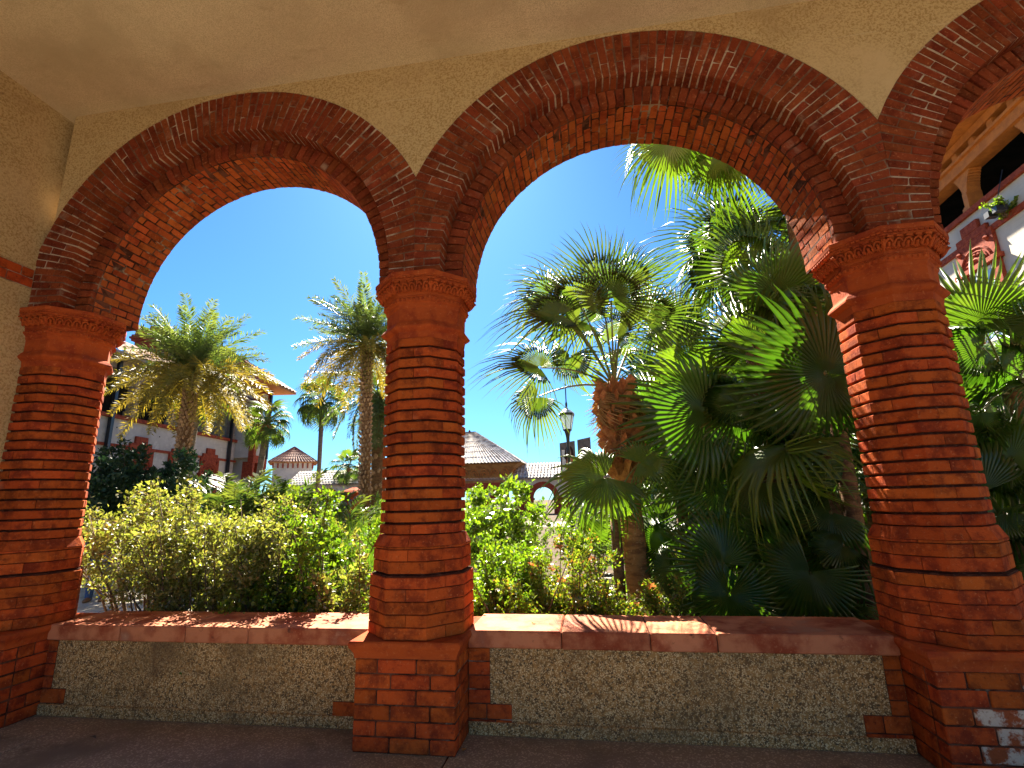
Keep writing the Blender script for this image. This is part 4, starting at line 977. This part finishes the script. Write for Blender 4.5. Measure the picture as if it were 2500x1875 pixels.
# fountain grass
g = thing('fountain_grass', 'tuft of bright green arching grass left of the middle column', 'grass', gpt(895, 6.3)); V = []; Q = []
for i in range(1500):
    a = RNG.uniform(0, 2 * PI); s = RNG.uniform(0, .22); ln = RNG.uniform(.9, 1.75); out = RNG.uniform(.15, .75); b = len(V); ca, sa = math.cos(a), math.sin(a); w_ = .006
    for t in (0, .35, .7, 1.0):
        r_ = s + out * t ** 2 * ln * .6; z = ln * (t - .25 * out * t * t); ww = w_ * (1 - t * .9)
        V += [(ca * r_ - sa * ww, sa * r_ + ca * ww, z), (ca * r_ + sa * ww, sa * r_ - ca * ww, z)]
    Q += [(b, b + 1, b + 3, b + 2), (b + 2, b + 3, b + 5, b + 4), (b + 4, b + 5, b + 7, b + 6)]
stuff(ob('blades', np_mesh(np.array(V), np.array(Q)), GRASSM, g))

# --- date palms
def date_palm(label, px_b, px_t, py_t, depth, tr, n, L_, kinds, seed, group=None, lo=-50, nb=230, gm=SYLB, name='date_palm'):
    base = gpt(px_b, depth); top = at(px_t, py_t, depth)
    root = thing(name, label, 'palm', base, 0, group); h = top - base
    trunk(root, [Vector((0, 0, 0)), h * .5 + Vector((.03, 0, 0)), h], [tr * 1.1, tr * .95, tr * .9], TRUNK)
    wl = [wedge(tr * .62, tr * .75, tr * .42) for _ in range(3)]
    z0 = .28
    boots(root, h * z0, h * 1.0, tr, tr * .95, nb, 9, wl, gm, .35, 14)
    feather_crown(root, h + Vector((0, 0, .1)), n, L_, kinds, lo, 84, seed)
    return root
date_palm('stout date palm with diamond patterned trunk and golden lower fronds, in the left arch', 425, 470, 925, 15.0, .165, 78, 2.25, [(.42, 'syl', DATEG), (1, 'old', DATEY)], 51, lo=-32, nb=290)
date_palm('taller date palm with shaggy crown just left of the middle column', 893, 895, 850, 16.0, .158, 70, 2.1, [(.55, 'syl', DATEG), (1, 'old', DATEY)], 52, lo=-38, nb=290)
r_ = date_palm('dark drooping date palm behind the shaggy one by the middle column', 925, 922, 968, 23.0, .33, 46, 2.4, [(1, 'canary', DATEG)], 53, lo=-75, nb=60)
def sabal_far(label, pxb, pxt, pyt, depth, tr, R_, n, seed, m_=SABAL):
    base = gpt(pxb, depth); top = at(pxt, pyt, depth) - base
    root = thing('cabbage_palm', label, 'palm', base); trunk(root, [Vector((0, 0, 0)), top * .5 + Vector((.1, 0, 0)), top], [tr, tr * .8, tr * .9], TRUNKG, 10)
    auto_crown(root, top + Vector((0, 0, .1)), n, R_ * .75, R_ * .62, m_, 'small', -55, 80, seed, .02)
    trunk(root, [top * .93, top * .97, top * 1.01], [tr, tr * 1.7, tr * 1.1], BOOT, 10, 'crown_shaft'); return root
sabal_far('slender far cabbage palm standing alone against the sky', 768, 787, 985, 33.0, .17, 1.75, 30, 61)
sabal_far('small leaning cabbage palm in front of the corner tower', 600, 652, 1040, 21.0, .14, .95, 26, 62)
sabal_far('far cabbage palm top showing above the tiled courtyard roof', 850, 851, 1143, 64.0, .2, 2.2, 24, 63)
sl_ = thing('leaning_trunk', 'bare grey palm trunk leaning behind the left date palm', 'palm', gpt(440, 19))
trunk(sl_, [Vector((0, 0, 0)), at(462, 1100, 19) - sl_.location, at(490, 960, 19) - sl_.location], [.17, .15, .13], TRUNKG, 12)
auto_crown(sl_, at(492, 950, 19) - Vector(sl_.location), 20, .9, .9, SABAL, 'small', -40, 80, 64, .02)

# --- cabbage palm in the right arch
def rel(root, p_): return p_
def fpalm(label, head, base=None, tr=.10, tm=None, name='fan_palm', group='fan palms crowding the right arch', cat='palm'):
    root = thing(name, label, cat, (0, 0, 0), 0, group)
    b0 = Vector((head.x, head.y, GZ)) if base is None else base
    if head.z - GZ > .35: trunk(root, [b0, b0.lerp(head, .5), head], [tr * 1.15, tr, tr * .95], tm or TRUNK)
    return root
hd = at(1500, 945, 6.2); bs = gpt(1555, 5.9)
TRUNKW = mat('warm_palm_trunk', (.36, .19, .075), .9, .12, [(6, (.20, .10, .045), .42, .62, 'noise', (1, 1, 3)), (30, (.44, .27, .13), .55, .7)], bump=[(9, .7, 'noise', (1, 1, 6), .02)])
cp = fpalm('cabbage palm with rough crossed leaf bases and spiky crown, in front of the lamp post', hd, bs, .135, TRUNKW, name='cabbage_palm', group=None)
t0 = bs.lerp(hd, .68); trunk(cp, [bs.lerp(hd, .62), t0, bs.lerp(hd, .85), hd + Vector((0, 0, .05))], [.13, .145, .15, .105], BOOT, 14, 'boot_mass')
boots(cp, bs.lerp(hd, .63), hd, .14, .11, 74, 9, [wedge(.11, .20, .11), wedge(.13, .24, .13), wedge(.09, .22, .15)], BOOT, .33, 24)
for a_ in ((1319, 898, 5.9, 150, 150, 'sabal'), (1314, 968, 5.9, 115, 225, 'hang'), (1393, 868, 6.1, 115, 262, 'hang'), (1369, 769, 6.0, 165, 165, 'sabal'), (1418, 749, 6.3, 170, 115, 'sabal'), (1493, 734, 6.5, 165, 80, 'sabal'),
          (1535, 690, 7.2, 120, 60, 'sabal'), (1578, 779, 7.0, 150, 62, 'sabal'), (1340, 720, 6.4, 130, 185, 'sabal'),
          (1440, 790, 6.7, 150, 165, 'sabal'), (1505, 820, 6.6, 110, 75, 'sabal'), (1465, 690, 6.9, 140, 98, 'sabal')):
    hero(cp, hd, a_[0], a_[1], a_[2], a_[3] * 1.2, a_[4], a_[5], SABAL, .55, random.uniform(-.3, .3), .011)
# young fan palm at its foot with yellow lit leaves
hd = at(1500, 1235, 5.6); yp = fpalm('young fan palm with sunlit yellow green leaves round the cabbage palm trunk', hd, None, .06)
for a_ in ((1478, 1165, 5.2, 190, 195, 'mid'), (1440, 1270, 5.7, 110, 250, 'hang'), (1500, 1200, 5.1, 130, 265, 'hang'), (1560, 1130, 5.3, 130, 20, 'mid'), (1460, 1290, 5.9, 120, 250, 'hang')):
    hero(yp, hd, *a_[:5], a_[5], FANLEAF, .6, random.uniform(-.3, .3), .009)
# fan palm thicket
def cluster(label, head, fr, nauto=0, pl=.8, R_=.6, m_=FANDARK, seed=0, tr=.09, base=None, lo=-40, kind='mid', nm='fan_palm', lim=1.5):
    root = fpalm(label, head, base, tr, name=nm)
    for a_ in fr:
        mm = a_[6] if len(a_) > 6 else m_; fc = a_[7] if len(a_) > 7 else .7
        hub = at(a_[0], a_[1], a_[2]); hd_ = head if (hub - head).length < lim else hub + (head - hub).normalized() * lim
        hero(root, hd_, *a_[:5], a_[5], mm, fc, random.uniform(-.25, .25), .011)
    if nauto: auto_crown(root, head, nauto, pl, R_, m_, kind, lo, 80, seed, .011)
    return root
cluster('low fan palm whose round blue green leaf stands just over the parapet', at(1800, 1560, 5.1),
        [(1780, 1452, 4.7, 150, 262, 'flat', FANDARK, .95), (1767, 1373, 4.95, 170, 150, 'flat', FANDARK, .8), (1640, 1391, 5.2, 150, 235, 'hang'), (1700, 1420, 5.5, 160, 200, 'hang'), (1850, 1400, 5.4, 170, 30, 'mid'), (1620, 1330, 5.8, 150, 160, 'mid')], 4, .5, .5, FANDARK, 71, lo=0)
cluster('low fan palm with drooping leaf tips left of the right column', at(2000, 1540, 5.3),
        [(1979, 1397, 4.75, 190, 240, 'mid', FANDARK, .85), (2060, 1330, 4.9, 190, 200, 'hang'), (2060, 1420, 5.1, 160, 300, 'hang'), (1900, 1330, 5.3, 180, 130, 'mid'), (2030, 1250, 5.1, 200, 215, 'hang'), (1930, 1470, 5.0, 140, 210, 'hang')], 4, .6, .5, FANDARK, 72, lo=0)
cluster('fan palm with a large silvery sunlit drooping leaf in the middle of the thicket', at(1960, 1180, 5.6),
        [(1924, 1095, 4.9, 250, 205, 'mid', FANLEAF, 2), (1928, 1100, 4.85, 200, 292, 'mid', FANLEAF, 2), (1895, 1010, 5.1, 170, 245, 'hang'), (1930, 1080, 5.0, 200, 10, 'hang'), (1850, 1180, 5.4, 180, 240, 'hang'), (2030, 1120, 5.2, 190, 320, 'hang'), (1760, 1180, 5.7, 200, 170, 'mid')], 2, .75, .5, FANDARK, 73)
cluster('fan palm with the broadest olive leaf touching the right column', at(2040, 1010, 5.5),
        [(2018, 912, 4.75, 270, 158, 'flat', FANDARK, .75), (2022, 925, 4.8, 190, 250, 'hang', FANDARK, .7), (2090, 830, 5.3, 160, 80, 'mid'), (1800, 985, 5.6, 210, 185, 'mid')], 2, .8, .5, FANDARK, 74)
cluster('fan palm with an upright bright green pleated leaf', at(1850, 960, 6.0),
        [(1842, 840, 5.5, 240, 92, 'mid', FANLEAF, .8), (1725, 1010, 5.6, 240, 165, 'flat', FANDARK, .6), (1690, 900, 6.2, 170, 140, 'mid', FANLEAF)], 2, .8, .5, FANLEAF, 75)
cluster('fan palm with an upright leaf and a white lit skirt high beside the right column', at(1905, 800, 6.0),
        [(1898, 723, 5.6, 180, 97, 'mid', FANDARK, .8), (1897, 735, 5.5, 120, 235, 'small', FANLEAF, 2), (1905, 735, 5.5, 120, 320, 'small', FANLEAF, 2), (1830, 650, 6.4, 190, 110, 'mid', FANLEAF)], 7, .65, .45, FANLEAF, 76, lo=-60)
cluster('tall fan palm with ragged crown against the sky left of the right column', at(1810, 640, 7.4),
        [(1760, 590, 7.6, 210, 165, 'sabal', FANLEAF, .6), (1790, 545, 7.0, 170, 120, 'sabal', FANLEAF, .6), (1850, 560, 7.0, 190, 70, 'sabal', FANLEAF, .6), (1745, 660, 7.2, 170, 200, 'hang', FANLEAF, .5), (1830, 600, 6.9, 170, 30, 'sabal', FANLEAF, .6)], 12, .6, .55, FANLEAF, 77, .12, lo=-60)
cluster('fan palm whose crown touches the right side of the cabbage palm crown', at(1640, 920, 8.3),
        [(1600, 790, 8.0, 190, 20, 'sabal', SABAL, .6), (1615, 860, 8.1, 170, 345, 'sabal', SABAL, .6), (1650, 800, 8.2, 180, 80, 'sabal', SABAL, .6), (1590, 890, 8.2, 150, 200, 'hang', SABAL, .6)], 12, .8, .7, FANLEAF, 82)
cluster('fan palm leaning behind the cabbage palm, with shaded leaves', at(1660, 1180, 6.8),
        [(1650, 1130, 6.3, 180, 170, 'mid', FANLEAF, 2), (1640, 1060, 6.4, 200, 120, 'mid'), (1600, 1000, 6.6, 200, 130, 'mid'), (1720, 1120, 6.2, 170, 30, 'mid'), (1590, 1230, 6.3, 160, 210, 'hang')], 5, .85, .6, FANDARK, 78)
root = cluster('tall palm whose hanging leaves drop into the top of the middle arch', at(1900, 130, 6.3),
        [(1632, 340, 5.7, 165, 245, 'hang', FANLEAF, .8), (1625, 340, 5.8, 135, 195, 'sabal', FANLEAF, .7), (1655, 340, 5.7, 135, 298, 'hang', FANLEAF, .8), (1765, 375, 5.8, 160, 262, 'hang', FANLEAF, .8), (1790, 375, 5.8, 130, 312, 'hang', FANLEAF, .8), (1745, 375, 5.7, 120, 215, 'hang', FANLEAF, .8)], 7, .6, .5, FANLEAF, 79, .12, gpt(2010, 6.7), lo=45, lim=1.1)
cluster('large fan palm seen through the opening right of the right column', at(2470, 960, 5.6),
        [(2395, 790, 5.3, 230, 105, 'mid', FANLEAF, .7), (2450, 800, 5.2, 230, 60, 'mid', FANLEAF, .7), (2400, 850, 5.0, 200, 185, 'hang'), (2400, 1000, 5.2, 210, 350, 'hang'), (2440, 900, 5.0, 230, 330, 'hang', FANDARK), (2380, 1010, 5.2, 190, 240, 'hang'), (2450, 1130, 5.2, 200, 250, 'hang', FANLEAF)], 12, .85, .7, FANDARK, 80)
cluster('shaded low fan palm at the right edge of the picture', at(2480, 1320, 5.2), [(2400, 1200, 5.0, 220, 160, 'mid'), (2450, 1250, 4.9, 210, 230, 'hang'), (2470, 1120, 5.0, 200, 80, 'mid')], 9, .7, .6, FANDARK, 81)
# trees that close the thicket behind
for i, (px, dp, hh, lb) in enumerate(((1800, 9.5, 3.2, 'dark fan palm filling the thicket behind the silvery leaf'), (2010, 8.4, 4.0, 'dark fan palm filling the thicket close to the right column'), (1650, 9.0, 2.2, 'dark fan palm deep behind the cabbage palm'), (1900, 8.0, 1.8, 'low dark fan palm behind the parapet plants'), (2130, 7.4, 2.6, 'dark fan palm hidden behind the right column'), (2330, 7.0, 2.0, 'low dark fan palm right of the right column'), (2560, 7.0, 3.0, 'dark fan palm beyond the right edge'), (2060, 6.6, 1.3, 'low fan palm in deep shade by the right column'), (1740, 7.2, 1.3, 'low fan palm in deep shade behind the round leaf'), (1950, 9.4, 5.2, 'high fan palm behind the upright leaf'), (1840, 10.5, 2.6, 'shaded fan palm far back in the thicket'))):
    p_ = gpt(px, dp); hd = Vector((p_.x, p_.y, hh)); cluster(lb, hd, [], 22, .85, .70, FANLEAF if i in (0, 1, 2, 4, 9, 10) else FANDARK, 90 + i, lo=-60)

shrub('small fern growing from the right wing wall beside the black flood light', WALLFERN + F.N * .1 - Vector((0, 0, .2)), .45, .3, .5, 10, 900, .09, SHRUBG, 'plant', seed=99, low=.0, stemr=.008, name='fern')
DEADF = leafmat('dead_fan_leaf', (.26, .17, .07), (.36, .25, .12), .3, (1.3, 1.2, .7), .7, .2, 4)
for t_, hd, n_, L_ in ((cp, at(1505, 960, 6.2), 3, .55), (None, None, 0, 0)):
    for i in range(n_):
        a = 1.2 + i * 1.9; d = Vector((math.cos(a) * .35, math.sin(a) * .35, -1)); ob('frond', blade('hang', DEADF), None, t_, hd + Vector((math.cos(a) * .22, math.sin(a) * .22, -.1)), basis(d, Vector((math.cos(a), math.sin(a), .2))).to_euler(), L_)
rr = random.Random(5)
for i, (px, py, lb) in enumerate(((1130, 1835, 'curled dry leaf on the floor at the right foot of the middle pier'), (235, 1803, 'small dark leaf fragment on the floor near the left edge'), (1310, 1522, 'dry brown leaf lying on the coping right of the middle column'))):
    p_ = atz(px, py, .668 if i == 2 else .006); V, Q = leaf_cloud(np.zeros((1, 3)), .07, -.0, .5, i, .8)
    V[:, 2] = np.abs(V[:, 2]) * .35; o = ob('dry_leaf', np_mesh(V, Q), FDEAD if i != 1 else STEM, None, p_, (0, 0, i * 2.1)); tag(o, lb, 'leaf')
# ------------------------------------------------------------------ visitor on the path
def skin(name, verts, edges, radii, m_, root_i=0, parent=None, sub=2):
    me = bpy.data.meshes.new(name); me.from_pydata(verts, edges, []); o = ob(name, me, m_, parent)
    md = o.modifiers.new('skin', 'SKIN'); md.use_smooth_shade = True
    for i, r_ in enumerate(radii): me.skin_vertices[0].data[i].radius = (r_, r_) if isinstance(r_, float) else r_
    me.skin_vertices[0].data[root_i].use_root = True
    o.modifiers.new('sub', 'SUBSURF').levels = sub; o.modifiers['sub'].render_levels = sub; return o
fpx = atz(232, 1468, GZ + .012)
pr = thing('person', 'person in blue jeans and dark jacket standing on the pale path by the left column', 'person', fpx, .5); pr.scale = (.94,) * 3
SKINM = mat('skin', (.45, .25, .17), .5, .4); JEANS = mat('blue_jeans', (.04, .09, .22), .85, .2, [(40, (.07, .14, .30), .5, .7)], bump=(80, .4)); JACK = mat('dark_jacket', (.02, .022, .028), .8, .2, bump=(30, .3)); HAIR = mat('brown_hair', (.05, .03, .02), .6, .4); SHOE = mat('brown_shoe', (.16, .10, .06), .7, .3)
V = [(0, 0, .95), (0, .01, 1.15), (0, .01, 1.38), (0, 0, 1.50), (0, -.01, 1.60), (0, -.01, 1.70), (.10, 0, .90), (.12, -.02, .50), (.13, 0, .10), (-.10, 0, .90), (-.12, .0, .50), (-.13, .02, .10), (.19, .01, 1.40), (.25, .02, 1.14), (.24, -.06, .90), (-.19, .01, 1.40), (-.25, .02, 1.14), (-.24, -.06, .90), (.24, -.08, .82), (-.24, -.08, .82)]
E_ = [(0, 1), (1, 2), (2, 3), (3, 4), (4, 5), (0, 6), (6, 7), (7, 8), (0, 9), (9, 10), (10, 11), (2, 12), (12, 13), (13, 14), (14, 18), (2, 15), (15, 16), (16, 17), (17, 19)]
Rr = [(.14, .10), (.13, .09), (.15, .10), .055, .075, .08, .08, .055, .04, .08, .055, .04, .055, .042, .028, .055, .042, .028, .03, .03]
body = skin('body', V, E_, Rr, SKINM, 0, pr)
skin('jeans', [V[0], (0, 0, 1.0)] + V[6:12] + [(.13, 0, .05), (-.13, .02, .05)], [(0, 1), (0, 2), (2, 3), (3, 4), (0, 5), (5, 6), (6, 7), (4, 8), (7, 9)], [(.165, .12), (.15, .11), .098, .082, .074, .098, .082, .074, .076, .076], JEANS, 0, pr)
skin('jacket', [(0, 0, .92), V[1], V[2], (0, 0, 1.46)] + V[12:18], [(0, 1), (1, 2), (2, 3), (2, 4), (4, 5), (5, 6), (2, 7), (7, 8), (8, 9)], [(.185, .14), (.16, .12), (.175, .125), .075, .07, .06, .045, .07, .06, .045], JACK, 1, pr)
skin('hair', [(0, .02, 1.60), (0, .015, 1.70), (0, .01, 1.745)], [(0, 1), (1, 2)], [.07, .088, .05], HAIR, 1, pr)
for s_, yy in ((1, 0), (-1, .02)):
    b = MB(); b.tube([(.13 * s_, yy + .06, .04), (.13 * s_, yy - .04, .05), (.135 * s_, yy - .14, .035), (.135 * s_, yy - .20, .03)], [.045, .05, .045, .03], 10); ob('shoe', b.mesh(True), SHOE, pr)
    for f_ in range(4): b = MB(); x_ = s_ * (.235 + .012 * (f_ - 1.5)); b.tube([(x_, -.085, .80), (x_, -.09, .755), (x_, -.08, .725 - .005 * (f_ in (1, 2)))], [.010, .009, .007], 6); ob('finger', b.mesh(True), SKINM, body)
    b = MB(); b.tube([(s_ * .215, -.09, .83), (s_ * .20, -.11, .79), (s_ * .20, -.115, .765)], [.011, .010, .008], 6); ob('thumb', b.mesh(True), SKINM, body)
b = MB(); b.tube([(0, -.085, 1.655), (0, -.108, 1.635), (0, -.095, 1.625)], [.008, .013, .01], 6); ob('nose', b.mesh(True), SKINM, body)
